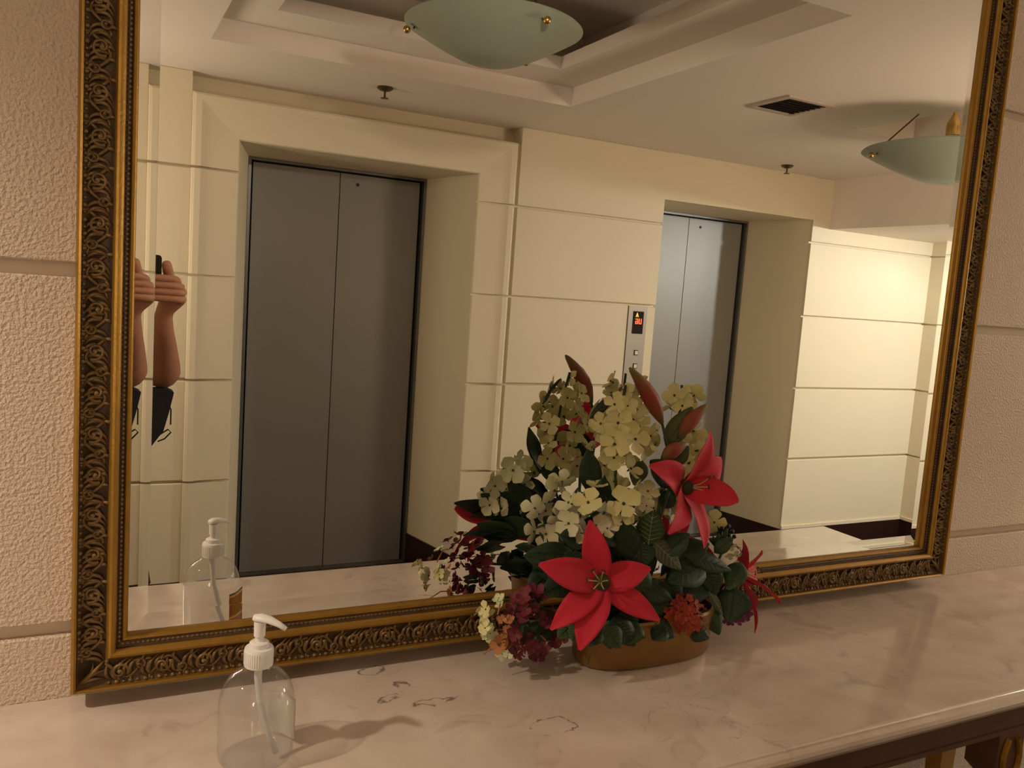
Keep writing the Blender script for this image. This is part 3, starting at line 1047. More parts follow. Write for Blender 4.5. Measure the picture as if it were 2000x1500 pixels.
pts = [base - nd_ * 0.0085 + V((0, 0, -0.0012)), base - nd_ * 0.006 + V((0, 0, 0.001)), base + V((0, 0, 0.002)), base + nd_ * 0.012 + V((0, 0, 0.0008)), base + nd_ * 0.024 + V((0, 0, -0.003)), base + nd_ * 0.033 + V((0, 0, -0.0075))]
q.tube(pts, [0.0025, 0.0066, 0.0078, 0.0066, 0.0048, 0.0038], 14, up=(0, 0, 1), flat=0.62)
q.build('pump_nozzle', 'white_plastic', bo, smooth=True)
q = MB()
pts = [(BX, BY, TOP + 0.125), (BX, BY, TOP + 0.10), (BX + 0.003, BY - 0.002, TOP + 0.07), (BX + 0.012, BY - 0.008, TOP + 0.035), (BX + 0.022, BY - 0.014, TOP + 0.009)]
q.tube(pts, [0.0055, 0.0045, 0.0038, 0.0036, 0.0036], 12)
q.build('dip_tube', 'tube_plastic', bo, smooth=True)
# sticker on the side turned to the mirror, coming away at its outer edge
def sticker():
    rows = []
    n = 14
    for j in range(17):
        r = []
        for i in range(n + 1):
            s = i / n
            a = math.radians(60 - 52 * s)
            lift = 0.0447 + 0.0035 * max(0.0, s - 0.7) ** 2 * 11
            r.append(V((BX + lift * math.cos(a), BY + lift * math.sin(a), TOP + 0.010 + 0.052 * j / 16)))
        rows.append(r)
    return rows
rows = sticker()
q = MB()
bands = [(0, 2, 4), (2, 3, 1), (3, 7, 0), (7, 8, 1), (8, 14, 0), (14, 15, 1), (15, 16, 2)]
mts = ['label_brown', 'label_yellow', 'label_green', 'label_white', 'label_blue']
for a, b, mi in bands:
    q.grid(rows[a:b + 1], mi)
q.grid([[p + (V((BX, BY, p.z)) - p).normalized() * 0.0003 for p in r][::-1] for r in rows], 3)
lab = q.build('label', mts, bo, smooth=True)
lab['label'] = 'orange and yellow printed sticker'
# print: A L C O H O L, letters as strokes lying on the sticker
STROKES = {'A': [((0, 0), (.5, 1)), ((.5, 1), (1, 0)), ((.2, .4), (.8, .4))], 'L': [((0, 1), (0, 0)), ((0, 0), (1, 0))], 'C': [((1, 1), (0, 1)), ((0, 1), (0, 0)), ((0, 0), (1, 0))],
           'O': [((0, 0), (0, 1)), ((0, 1), (1, 1)), ((1, 1), (1, 0)), ((1, 0), (0, 0))], 'H': [((0, 0), (0, 1)), ((1, 0), (1, 1)), ((0, .5), (1, .5))]}
def on_label(s, t):
    i = min(13.999, max(0, s * 14))
    j = min(15.999, max(0, t * 16))
    a, b = int(i), int(j)
    fa, fb = i - a, j - b
    p = (rows[b][a] * (1 - fa) + rows[b][a + 1] * fa) * (1 - fb) + (rows[b + 1][a] * (1 - fa) + rows[b + 1][a + 1] * fa) * fb
    nrm = (rows[b][a + 1] - rows[b][a]).cross(V((0, 0, 1))).normalized()
    if nrm.dot(p - V((BX, BY, p.z))) < 0:
        nrm = -nrm
    return p + nrm * 0.0003
q = MB()
word = 'ALCOHOL'
for k, ch in enumerate(word):
    # reading direction for someone on the mirror side: from larger s to smaller s
    s0 = 0.94 - k * 0.128
    for (a, b) in STROKES[ch]:
        pts = []
        for i in range(4):
            f = i / 3
            u = a[0] + (b[0] - a[0]) * f
            w = a[1] + (b[1] - a[1]) * f
            pts.append(on_label(s0 - u * 0.085, 0.535 + w * 0.32))
        q.tube(pts, 0.00045, 4)
q.build('label_lettering', 'label_yellow', lab)

# ------------------------------------------------------------------ the photographer
def skin_mesh(name, verts, edges, radii, root, sub=2):
    me = bpy.data.meshes.new(name)
    me.from_pydata([V(v) for v in verts], edges, [])
    o = bpy.data.objects.new(name, me)
    COL.objects.link(o)
    mod = o.modifiers.new('skin', 'SKIN')
    mod.branch_smoothing = 0.4
    ly = me.skin_vertices[0].data if me.skin_vertices else None
    if ly is None:
        bpy.context.view_layer.objects.active = o
        bm = bmesh.new(); bm.from_mesh(me); bm.verts.layers.skin.verify(); bm.to_mesh(me); bm.free()
        ly = me.skin_vertices[0].data
    for i, r in enumerate(radii):
        ly[i].radius = (r, r) if isinstance(r, (int, float)) else r
        ly[i].use_root = (i == root)
    s = o.modifiers.new('sub', 'SUBSURF')
    s.levels = s.render_levels = sub
    bpy.context.view_layer.update()
    out = bpy.data.meshes.new_from_object(o.evaluated_get(bpy.context.evaluated_depsgraph_get()))
    bpy.data.objects.remove(o)
    out.name = name
    for p in out.polygons:
        p.use_smooth = True
    return out
PXC, PYC = -0.075, -1.68
per = empty('person', (PXC, PYC, F0), 'person in dark shirt and tan shorts, raising one bare arm to hold a phone', 'person')
names, verts, radii, edges = {}, [], [], []
def J(n, p, r, prev=None):
    names[n] = len(verts)
    verts.append(p)
    radii.append(r)
    if prev:
        edges.append((names[prev], names[n]))
c = PXC
J('pelvis', (c, PYC, 0.90), (0.145, 0.11))
J('waist', (c, PYC + 0.01, 1.05), (0.13, 0.10), 'pelvis')
J('chest', (c, PYC, 1.24), (0.15, 0.11), 'waist')
J('upper', (c, PYC - 0.01, 1.36), (0.12, 0.085), 'chest')
J('neck', (c, PYC, 1.455), 0.052, 'upper')
J('jaw', (c, PYC + 0.02, 1.53), (0.062, 0.070), 'neck')
J('skull', (c, PYC + 0.015, 1.615), (0.078, 0.092), 'jaw')
J('crown', (c, PYC + 0.005, 1.685), (0.05, 0.06), 'skull')
for s, t in ((-1, 'L'), (1, 'R')):
    J('hip' + t, (c + s * 0.085, PYC, 0.80), 0.088, 'pelvis')
    J('knee' + t, (c + s * 0.10, PYC + 0.02, 0.40), 0.056, 'hip' + t)
    J('calf' + t, (c + s * 0.10, PYC, 0.25), 0.054, 'knee' + t)
    J('ankle' + t, (c + s * 0.10, PYC - 0.01, -0.06), 0.036, 'calf' + t)
    J('foot' + t, (c + s * 0.105, PYC + 0.05, -0.115), (0.042, 0.034), 'ankle' + t)
    J('toe' + t, (c + s * 0.11, PYC + 0.15, -0.125), (0.04, 0.026), 'foot' + t)
# left arm hangs, its hand relaxed
J('shL', (c - 0.165, PYC, 1.375), 0.062, 'upper')
J('elL', (c - 0.235, PYC - 0.02, 1.11), 0.042, 'shL')
J('wrL', (c - 0.24, PYC + 0.06, 0.87), 0.026, 'elL')
J('paL', (c - 0.238, PYC + 0.08, 0.81), (0.028, 0.018), 'wrL')
for k, (dy, ln) in enumerate(((0.028, 0.062), (0.010, 0.072), (-0.008, 0.068), (-0.024, 0.052))):
    J('f%dL' % k, (c - 0.236, PYC + 0.085 + dy, 0.765), 0.0085, 'paL')
    J('g%dL' % k, (c - 0.226, PYC + 0.092 + dy, 0.765 - ln * 0.6), 0.0075, 'f%dL' % k)
    J('h%dL' % k, (c - 0.212, PYC + 0.094 + dy, 0.765 - ln), 0.0065, 'g%dL' % k)
J('t0L', (c - 0.222, PYC + 0.11, 0.80), 0.0105, 'paL')
J('t1L', (c - 0.212, PYC + 0.122, 0.765), 0.0085, 't0L')
# right arm bends up and grips the end of the phone
HY = -1.27
J('shR', (c + 0.160, PYC, 1.375), 0.062, 'upper')
J('elR', (0.205, PYC + 0.17, 1.150), 0.053, 'shR')
J('faR', (0.196, PYC + 0.25, 1.225), 0.042, 'elR')
J('fbR', (0.184, HY - 0.065, 1.305), 0.031, 'faR')
J('wrR', (0.180, HY - 0.03, 1.358), 0.0245, 'fbR')
J('paR', (0.192, HY - 0.012, 1.405), (0.040, 0.030), 'wrR')
# fingers across the back of the phone (towards the mirror), stacked one above the other
FY = HY + 0.022
for k, (z, ln, xr) in enumerate(((1.450, 0.094, 0.214), (1.432, 0.100, 0.224), (1.414, 0.098, 0.231), (1.397, 0.088, 0.228))):
    J('f%dR' % k, (xr, HY + 0.006, z), 0.0118, 'paR')
    J('g%dR' % k, (xr - 0.014, FY, z + 0.001), 0.0112, 'f%dR' % k)
    J('h%dR' % k, (xr - 0.014 - ln * 0.5, FY + 0.001, z + 0.002), 0.0106, 'g%dR' % k)
    J('i%dR' % k, (xr - 0.014 - ln * 0.85, FY - 0.004, z + 0.003), 0.0090, 'h%dR' % k)
# the thumb side finger stands up along the phone's short end
J('t0R', (0.194, HY - 0.012, 1.455), 0.0150, 'paR')
J('t1R', (0.1855, HY - 0.002, 1.480), 0.0145, 't0R')
J('t2R', (0.1825, HY + 0.004, 1.500), 0.0130, 't1R')
bm_ = skin_mesh('body', verts, edges, radii, 0)
bm_.materials.append(MATS['skin'])
share('body', bm_, per, loc=-V(per.location))
def garment(name, seq, mt, prev_edges, root=0, sub=2):
    me = skin_mesh(name, [a for a, _ in seq], prev_edges, [r for _, r in seq], root, sub)
    me.materials.append(MATS[mt])
    return share(name, me, per, loc=-V(per.location))
garment('shirt', [((c, PYC, 0.82), (0.172, 0.135)), ((c, PYC + 0.01, 1.02), (0.148, 0.118)), ((c, PYC, 1.24), (0.166, 0.126)), ((c, PYC - 0.01, 1.365), (0.132, 0.098)), ((c, PYC, 1.43), (0.062, 0.062)),
                  ((c - 0.165, PYC, 1.38), 0.070), ((c - 0.212, PYC - 0.012, 1.22), 0.060), ((c + 0.160, PYC, 1.38), 0.070), ((0.125, PYC + 0.075, 1.265), 0.060)],
        'dark_shirt', [(0, 1), (1, 2), (2, 3), (3, 4), (3, 5), (5, 6), (3, 7), (7, 8)])
garment('shorts', [((c, PYC, 0.97), (0.158, 0.122)), ((c, PYC, 0.86), (0.165, 0.125)), ((c - 0.085, PYC, 0.76), 0.108), ((c - 0.110, PYC + 0.01, 0.42), 0.105), ((c + 0.090, PYC, 0.76), 0.110), ((c + 0.140, PYC + 0.02, 0.38), 0.128)],
        'tan_cloth', [(0, 1), (1, 2), (2, 3), (1, 4), (4, 5)])
q = MB()
q.tube([(c + 0.185, PYC + 0.02, 0.78), (c + 0.216, PYC + 0.03, 0.66), (c + 0.244, PYC + 0.03, 0.47)], [0.010, 0.016, 0.020], 8)
q.build('side_stripe', 'maroon_cloth', per, smooth=True)
q = MB()
hr = []
for i in range(9):
    t = i / 8
    th = t * PI * 0.56
    hr.append((0.086 * math.sin(th) + 0.001, 0.098 * math.cos(th)))
q.lathe([(r, z) for r, z in hr], 24, (c, PYC - 0.012, 1.63), cap=False)
h = q.build('hair', 'hair', per, smooth=True)
for s in (-1, 1):
    q = MB()
    q.ball((c + s * 0.028, PYC + 0.090, 1.612), 0.010, 10)
    q.build('eye', 'berry', per, smooth=True)
    q = MB()
    q.ball((c + s * 0.080, PYC + 0.01, 1.595), 0.026, 10, squash=(0.35, 0.6, 1.1))
    q.build('ear', 'skin', per, smooth=True)
    q = MB()
    q.box((c + s * 0.108 - 0.048, PYC - 0.06, F0), (c + s * 0.108 + 0.048, PYC + 0.195, F0 + 0.016))
    q.build('sandal_sole', 'black_cloth', per)
q = MB()
q.tube([(c, PYC + 0.098, 1.615), (c, PYC + 0.112, 1.585), (c, PYC + 0.115, 1.572), (c, PYC + 0.098, 1.566)], [0.008, 0.012, 0.014, 0.010], 8)
q.build('nose', 'skin', per, smooth=True)
q = MB()
q.tube([(c - 0.024, PYC + 0.092, 1.537), (c, PYC + 0.100, 1.535), (c + 0.024, PYC + 0.092, 1.537)], [0.003, 0.007, 0.003], 8)
q.build('mouth', 'maroon_cloth', per, smooth=True)
# phone held at its end
ph = empty('phone', (0.09, HY, 1.473), 'slim black phone held up sideways in front of the mirror', 'phone')
q = MB()
pts = []
for (cx_, cz_, a0) in ((0.163, 1.503, 0), (0.027, 1.503, 90), (0.027, 1.443, 180), (0.163, 1.443, 270)):
    for k in range(5):
        a = math.radians(a0 + k * 22.5)
        pts.append((cx_ + 0.009 * math.cos(a), cz_ + 0.009 * math.sin(a)))
n = len(pts)
q.add([(x, HY - 0.004, z) for x, z in pts] + [(x, HY + 0.0045, z) for x, z in pts],
      [tuple(range(n)), tuple(range(n, 2 * n))[::-1]] + [(i, n + i, n + (i + 1) % n, (i + 1) % n) for i in range(n)])
q.build('phone_body', 'phone_black', ph)
q = MB()
q.tube([(0.036, HY + 0.004, 1.488), (0.036, HY + 0.007, 1.488)], 0.008, 20)
q.build('lens', 'lens_glass', ph)
# small black bag on the person's hip side
bg = empty('shoulder_bag', (0.13, PYC + 0.19, 0.97), 'small black bag with dangling zip pulls under the raised elbow', 'bag')
q = MB()
y0, y1 = PYC + 0.165, PYC + 0.235
prof = [(0.06, 1.118), (0.205, 1.128), (0.226, 1.118), (0.214, 1.06), (0.200, 1.005), (0.165, 0.955), (0.06, 0.95)]
n = len(prof)
q.add([(x, y0, z) for x, z in prof] + [(x, y1, z) for x, z in prof] , [tuple(range(n)), tuple(range(n, 2 * n))[::-1]] + [(i, n + i, n + (i + 1) % n, (i + 1) % n) for i in range(n)])
q.build('bag_body', 'black_cloth', bg)
q = MB()
q.tube([(0.216, y1 - 0.02, 1.075), (0.2205, y1 - 0.02, 1.065), (0.2205, y1 - 0.02, 1.02)], 0.0022, 6)
q.build('zip_pull', 'black_cloth', bg)
q = MB()
q.tube([(0.190, y1 - 0.02, 0.99), (0.214, y1 - 0.02, 1.006), (0.222, y1 - 0.02, 0.997), (0.205, y1 - 0.02, 0.978), (0.186, y1 - 0.02, 0.970)], 0.0022, 6)
q.build('zip_pull', 'black_cloth', bg)
q = MB()
q.tube([(0.08, y0 + 0.03, 1.12), (0.08, PYC + 0.135, 1.25), (-0.02, PYC + 0.125, 1.36), (-0.10, PYC + 0.06, 1.455), (-0.14, PYC - 0.04, 1.46), (-0.05, PYC - 0.145, 1.30), (0.06, PYC - 0.13, 1.12), (0.118, PYC + 0.02, 1.06), (0.11, y0 + 0.01, 1.09)], 0.012, 6, flat=0.3)
q.build('strap', 'black_cloth', bg)

# ------------------------------------------------------------------ artificial flower arrangement
AX, AY = 0.822, -0.128
fa = empty('flower_arrangement', (AX, AY, TOP), 'artificial flower arrangement of red lilies and cream blossoms in gold oval planter', 'flower arrangement')
# planter: oval, slightly flaring
def oval(a, b, z, n=48, p=2.6):
    r = []
    for k in range(n):
        t = 2 * PI * k / n
        ct, st = math.cos(t), math.sin(t)
        r.append(V((AX + a * math.copysign(abs(ct) ** (2 / p), ct), AY + b * math.copysign(abs(st) ** (2 / p), st), z)))
    return r
q = MB()
secs = [(0.112, 0.046, 0.0), (0.121, 0.053, 0.002), (0.125, 0.056, 0.008), (0.130, 0.060, 0.070), (0.133, 0.062, 0.076), (0.131, 0.060, 0.080), (0.125, 0.055, 0.078), (0.120, 0.052, 0.060)]
rows = [oval(a, b, TOP + z) for a, b, z in secs]
n = 48
vs = [p for r in rows for p in r]
fs = []
for i in range(len(rows) - 1):
    for k in range(n):
        fs.append((i * n + k, i * n + (k + 1) % n, (i + 1) * n + (k + 1) % n, (i + 1) * n + k))
fs.append(tuple(range(n))[::-1])
fs.append(tuple((len(rows) - 1) * n + k for k in range(n)))
q.add(vs, fs)
q.build('planter', 'planter_gold', fa, smooth=40)
q = MB()
for k in range(90):
    a, r = random.random() * 2 * PI, math.sqrt(random.random())
    q.ball((AX + 0.115 * r * math.cos(a), AY + 0.048 * r * math.sin(a), TOP + 0.066 + 0.03 * (1 - r * r)), 0.014, 6)
mo = q.build('moss_filling', 'moss', fa, smooth=True)
mo['kind'] = 'stuff'

def bez(a, b, c_, t):
    return a * (1 - t) ** 2 + b * 2 * t * (1 - t) + c_ * t * t
def blade(mb, p0, p1, nrm, width, lift, prof, cup=0.25, nr=11, nc=7, wave=0.0, seed=0, mi=0, recurve=0.0, thick=0.0009):
    """a petal or leaf from p0 to p1: lift bulges it along nrm, prof(t) = relative width; built as a thin closed body"""
    L = (p1 - p0).length
    ctrl = p0 * 0.5 + p1 * 0.5 + nrm * lift * L
    rnd = random.Random(seed)
    ph = rnd.random() * 6
    top, bot = [], []
    for i in range(nr):
        t = i / (nr - 1)
        p = bez(p0, ctrl, p1, t)
        tg = (bez(p0, ctrl, p1, min(1, t + 0.02)) - bez(p0, ctrl, p1, max(0, t - 0.02))).normalized()
        side = tg.cross(nrm)
        side = side.normalized() if side.length > 1e-6 else tg.orthogonal().normalized()
        up = side.cross(tg).normalized()
        w = width * prof(t) * 0.5
        r1, r2 = [], []
        for k in range(nc):
            s = -1 + 2 * k / (nc - 1)
            z = cup * w * (s * s) + (wave * w * math.sin(ph + t * 9 + s * 2) * abs(s)) - 0.05 * w * (1 - abs(s))
            pt = p + side * (w * s) + up * z
            if recurve:
                pt = pt - nrm * (recurve * L * max(0, t - 0.6) ** 2 * 3)
            r1.append(pt + up * thick * (1 - abs(s)) * (1 - t))
            r2.append(pt - up * thick * (1 - abs(s) * 0.5))
        top.append(r1)
        bot.append(r2)
    mb.grid(top, mi)
    mb.grid([r[::-1] for r in bot], mi)
    # close the rim
    e1 = [r[0] for r in top]; e2 = [r[0] for r in bot]
    mb.grid([e2, e1], mi)
    e1 = [r[-1] for r in top]; e2 = [r[-1] for r in bot]
    mb.grid([e1, e2], mi)
lily_prof = lambda t: max(0.05, (math.sin(PI * min(1.0, t ** 0.85 * 0.93 + 0.07))) ** 0.8) if t < 0.985 else 0.10
leaf_prof = lambda t: max(0.04, math.sin(PI * min(0.985, t ** 0.8)) ** 0.75)

def lily(name_label, C, facing, tips, stamen_dir, root):
    """lily with its throat at C; tips = list of (point, width)"""
    facing = facing.normalized()
    q = MB()
    q.tube([root, C * 0.4 + root * 0.6 - facing * 0.03, C - facing * 0.035], 0.0028, 6)
    q.tube([C - facing * 0.035, C - facing * 0.02, C - facing * 0.004], [0.003, 0.008, 0.013], 10)
    q.ball(C - facing * 0.007, 0.0145, 10, mi=1, squash=(1, 1, 1))
    li = q.build('lily', ['stem_green', 'lily_throat'], fa, smooth=True, loc=None)
    li['label'] = name_label
    for i, (T, w) in enumerate(tips):
        q = MB()
        start = C - facing * 0.012
        blade(q, start, T, facing, w, 0.20, lily_prof, cup=0.22, wave=0.10, seed=i + 3, recurve=0.05, nr=13, nc=7)
        q.build('petal', 'lily_red', li, smooth=True)
    s1 = facing.orthogonal().normalized()
    s2 = facing.cross(s1)
    for k in range(6):
        a = k * PI / 3 + 0.3
        tip = C + stamen_dir.normalized() * 0.040 + (s1 * math.cos(a) + s2 * math.sin(a)) * 0.016
        mid = C + stamen_dir.normalized() * 0.020 + (s1 * math.cos(a) + s2 * math.sin(a)) * 0.005
        q = MB()
        q.tube([C, mid, tip], [0.0011, 0.0010, 0.0008], 5)
        d = (s1 * math.sin(a) - s2 * math.cos(a)) * 0.0045
        q.tube([tip - d, tip, tip + d], [0.0008, 0.0016, 0.0008], 5, mi=1)
        q.build('stamen', ['stamen', 'anther'], li)
    return li
root = V((AX, AY, TOP + 0.075))
toc = lambda P: (CAM - P).normalized()
CA = at(1174, 1137, -0.188)
lily('big pink red lily turned to the front', CA, toc(CA) + V((0, 0, 0.05)),
     [(at(1152, 1016, -0.172), 0.043), (at(1271, 1110, -0.205), 0.045), (at(1289, 1212, -0.222), 0.039), (at(1132, 1270, -0.222), 0.050), (at(1075, 1230, -0.200), 0.041), (at(1052, 1102, -0.178), 0.048)],
     toc(CA) + V((-0.15, 0, 0.1)), root)
CB = at(1345, 952, -0.185)
fb = toc(CB) * 0.75 + V((0.75, -0.1, 0.05))
lily('red lily high on the right, turned sideways', CB, fb,
     [(at(1389, 840, -0.200), 0.046), (at(1445, 979, -0.235), 0.052), (at(1271, 909, -0.200), 0.052), (at(1308, 1042, -0.235), 0.046), (at(1378, 1071, -0.225), 0.044), (at(1412, 895, -0.165), 0.048)],
     V((0.85, -0.35, 0.10)), root)
CC = at(1448, 1118, -0.125)
lily('red lily hanging over the right end', CC, V((0.85, -0.25, 0.1)),
     [(at(1453, 1054, -0.150), 0.036), (at(1490, 1075, -0.120), 0.036), (at(1526, 1180, -0.150), 0.044), (at(1477, 1236, -0.140), 0.020), (at(1470, 1190, -0.085), 0.040), (at(1480, 1130, -0.075), 0.040)],
     V((0.8, -0.1, -0.2)), root)

# buds
mat('bud_skin', (0.11, 0.11, 0.02), 0.55)
def bud_material():
    m = MATS['bud_skin']
    nt = m.node_tree
    b = nt.nodes['Principled BSDF']
    tc = nd(nt, 'ShaderNodeTexCoord')
    sp = nd(nt, 'ShaderNodeSeparateXYZ')
    nt.links.new(tc.outputs['Generated'], sp.inputs[0])
    r = nd(nt, 'ShaderNodeValToRGB')
    e = r.color_ramp.elements
    e[0].position, e[0].color = 0.0, (0.085, 0.10, 0.025, 1)
    e[1].position, e[1].color = 1.0, (0.13, 0.13, 0.025, 1)
    for pos, colr in ((0.18, (0.23, 0.075, 0.028, 1)), (0.50, (0.27, 0.045, 0.03, 1)), (0.80, (0.20, 0.075, 0.022, 1))):
        k = e.new(pos)
        k.color = colr
    nt.links.new(sp.outputs['Z'], r.inputs['Fac'])
    nt.links.new(r.outputs['Color'], b.inputs['Base Color'])
bud_material()
def bud(p0, p1, rad, stem_to):
    d = (p1 - p0)
    L = d.length
    q = MB()
    prof = [(0.0035, 0.0), (rad * 0.55, L * 0.10), (rad * 0.9, L * 0.25), (rad, L * 0.42), (rad * 0.86, L * 0.62), (rad * 0.55, L * 0.82), (rad * 0.34, L * 0.94), (rad * 0.12, L)]
    vs, fs = [], []
    nn = 18
    for r, z in prof:
        for k in range(nn):
            a = 2 * PI * k / nn
            rr = r * (1 + 0.07 * math.cos(3 * a))
            vs.append((rr * math.cos(a), rr * math.sin(a) + 0.05 * L * math.sin(PI * z / L), z))
    for i in range(len(prof) - 1):
        for k in range(nn):
            fs.append((i * nn + k, i * nn + (k + 1) % nn, (i + 1) * nn + (k + 1) % nn, (i + 1) * nn + k))
    fs.append(tuple((len(prof) - 1) * nn + k for k in range(nn)))
    fs.append(tuple(range(nn))[::-1])
    q.add(vs, fs)
    o = q.build('lily_bud', 'bud_skin', fa, smooth=60)
    o.location = p0 - V(fa.location)
    o.rotation_euler = d.to_track_quat('Z', 'Y').to_euler()
    st = MB()
    st.tube([p0, p0 * 0.6 + stem_to * 0.4 - d * 0.12, stem_to], 0.0023, 6)
    st.build('bud_stem', 'stem_green', fa, smooth=True)
SR = at(1300, 905, -0.125)
bud(at(1293, 826, -0.125), at(1230, 718, -0.118), 0.0135, SR)
bud(at(1325, 853, -0.130), at(1381, 790, -0.135), 0.0125, SR)
bud(at(1293, 895, -0.150), at(1341, 866, -0.155), 0.0120, at(1285, 930, -0.13))
q = MB()
q.tube([SR, SR * 0.5 + root * 0.5 + V((0, 0, 0.02)), root], 0.0032, 6)
q.build('lily_stem', 'stem_green', fa, smooth=True)

# leaves: base, tip (pixels), width in metres, depth, material
def leaf(b, t, w, y, mt, y2=None, lift=0.12, cup=-0.15, nrm=None):
    p0, p1 = at(*b, y), at(*t, y2 if y2 is not None else y - 0.012)
    p0.z, p1.z = max(p0.z, TOP + 0.026), max(p1.z, TOP + 0.022)
    nn = nrm if nrm is not None else (toc(p0) + V((0, 0, 0.35))).normalized()
    q = MB()
    blade(q, p0, p1, nn, w, lift, leaf_prof, cup=cup, nr=9, nc=5, wave=0.08, seed=int(b[0] + b[1]))
    # midrib and side veins stand a little proud
    o = q.build('leaf', mt, fa, smooth=True)
    L = (p1 - p0).length
    ctrl = p0 * 0.5 + p1 * 0.5 + nn * lift * L
    v = MB()
    side = (p1 - p0).cross(nn).normalized()
    mid = [bez(p0, ctrl, p1, i / 8) + nn * 0.0010 for i in range(9)]
    v.tube(mid, [0.0007] * 8 + [0.0002], 4)
    for i in range(1, 7):
        a = mid[i]
        for s in (-1, 1):
            e_ = bez(p0, ctrl, p1, min(1, i / 8 + 0.14)) + side * s * w * 0.40 * leaf_prof(min(1, i / 8 + 0.10)) + nn * (0.0010 + cup * 0.32 * w)
            v.tube([a, a * 0.5 + e_ * 0.5 + nn * (0.0006 - cup * 0.05 * w), e_], [0.0005, 0.0004, 0.0002], 3)
    pale = mt in ('leaf_grey',) or (b == (1266, 1064))
    v.build('leaf_veins', 'leaf_vein' if pale else mt, o)
    return o
LEAVES = [
    ((1266, 1064), (1276, 998), 0.044, -0.167, 'leaf_mid'), ((1238, 1092), (1212, 1020), 0.046, -0.158, 'leaf_dark'), ((1276, 1058), (1330, 1112), 0.034, -0.167, 'leaf_grey'),
    ((1378, 1108), (1306, 1136), 0.050, -0.165, 'leaf_dark'), ((1345, 1086), (1428, 1114), 0.034, -0.158, 'leaf_dark'), ((1382, 1108), (1398, 1162), 0.042, -0.160, 'leaf_dark'),
    ((1448, 1098), (1422, 1152), 0.038, -0.165, 'leaf_mid'), ((1436, 1148), (1424, 1216), 0.060, -0.175, 'leaf_dark'), ((1384, 1154), (1412, 1202), 0.016, -0.165, 'leaf_grey'),
    ((1384, 1190), (1405, 1240), 0.032, -0.163, 'leaf_mid'), ((1255, 1142), (1312, 1172), 0.040, -0.163, 'leaf_dark'), ((1262, 1178), (1315, 1192), 0.036, -0.160, 'leaf_mid'),
    ((1258, 1208), (1292, 1254), 0.026, -0.172, 'leaf_mid'), ((1186, 1218), (1268, 1240), 0.040, -0.172, 'leaf_dark'), ((1188, 1212), (1192, 1268), 0.036, -0.176, 'leaf_mid'),
    ((1128, 1208), (1090, 1246), 0.034, -0.167, 'leaf_mid'), ((1125, 1086), (1036, 1080), 0.040, -0.150, 'leaf_dark'), ((1140, 1060), (1095, 1045), 0.034, -0.150, 'leaf_dark'),
    ((1300, 1082), (1346, 1042), 0.034, -0.170, 'leaf_mid'), ((1330, 1080), (1385, 1062), 0.036, -0.165, 'leaf_dark'), ((1300, 872), (1352, 795), 0.036, -0.118, 'leaf_olive'),
    ((1318, 948), (1270, 900), 0.040, -0.140, 'leaf_dark'), ((1158, 965), (1148, 878), 0.036, -0.105, 'leaf_dark'), ((1152, 818), (1206, 766), 0.016, -0.095, 'leaf_dark'),
    ((1176, 982), (1180, 932), 0.026, -0.120, 'leaf_dark'), ((1255, 900), (1238, 948), 0.030, -0.115, 'leaf_olive'), ((1312, 905), (1345, 872), 0.030, -0.120, 'leaf_olive'),
    ((1160, 1090), (1080, 1120), 0.042, -0.160, 'leaf_dark'), ((1250, 1060), (1255, 1110), 0.046, -0.158, 'leaf_dark'), ((1240, 1110), (1262, 1170), 0.042, -0.155, 'leaf_mid'),
    ((1120, 1130), (1060, 1160), 0.040, -0.155, 'leaf_dark'), ((1100, 1060), (1050, 1030), 0.034, -0.110, 'leaf_mid'), ((1395, 1080), (1432, 1050), 0.024, -0.150, 'leaf_mid'),
    ((1330, 1150), (1385, 1160), 0.042, -0.158, 'leaf_dark'), ((1300, 1130), (1330, 1175), 0.040, -0.160, 'leaf_dark'), ((1220, 1000), (1180, 960), 0.030, -0.115, 'leaf_mid'),
    ((1290, 990), (1318, 958), 0.030, -0.130, 'leaf_mid'), ((1210, 1050), (1165, 1040), 0.036, -0.150, 'leaf_dark'), ((1150, 1180), (1100, 1200), 0.036, -0.163, 'leaf_dark'),
    ((1360, 1200), (1395, 1226), 0.034, -0.160, 'leaf_dark'), ((1225, 1190), (1225, 1235), 0.036, -0.167, 'leaf_dark'), ((1210, 1150), (1240, 1200), 0.038, -0.163, 'leaf_dark')]
LEAVES += [
    ((1100, 1085), (1045, 1050), 0.040, -0.092, 'leaf_dark'), ((1110, 1060), (1062, 1010), 0.040, -0.088, 'leaf_dark'), ((1095, 1100), (1025, 1085), 0.042, -0.095, 'leaf_mid'), ((1120, 1040), (1080, 985), 0.036, -0.085, 'leaf_dark'),
    ((1105, 1110), (1040, 1115), 0.042, -0.100, 'leaf_dark'), ((1120, 1090), (1070, 1062), 0.040, -0.082, 'leaf_mid'), ((1130, 1070), (1100, 1010), 0.040, -0.080, 'leaf_dark'), ((1080, 1120), (1030, 1150), 0.040, -0.105, 'leaf_dark'),
    ((1205, 1215), (1240, 1262), 0.036, -0.196, 'leaf_dark'), ((1245, 1215), (1225, 1258), 0.036, -0.194, 'leaf_mid'), ((1300, 1225), (1275, 1250), 0.030, -0.192, 'leaf_dark'), ((1165, 1225), (1150, 1262), 0.034, -0.194, 'leaf_dark'),
    ((1185, 1225), (1212, 1266), 0.034, -0.200, 'leaf_mid'), ((1130, 1215), (1118, 1252), 0.034, -0.178, 'leaf_mid'), ((1345, 1225), (1385, 1246), 0.034, -0.178, 'leaf_dark'), ((1275, 1215), (1318, 1245), 0.032, -0.186, 'leaf_dark')]
for (b, t, w, y, mt) in LEAVES:
    leaf(b, t, w, y, mt)
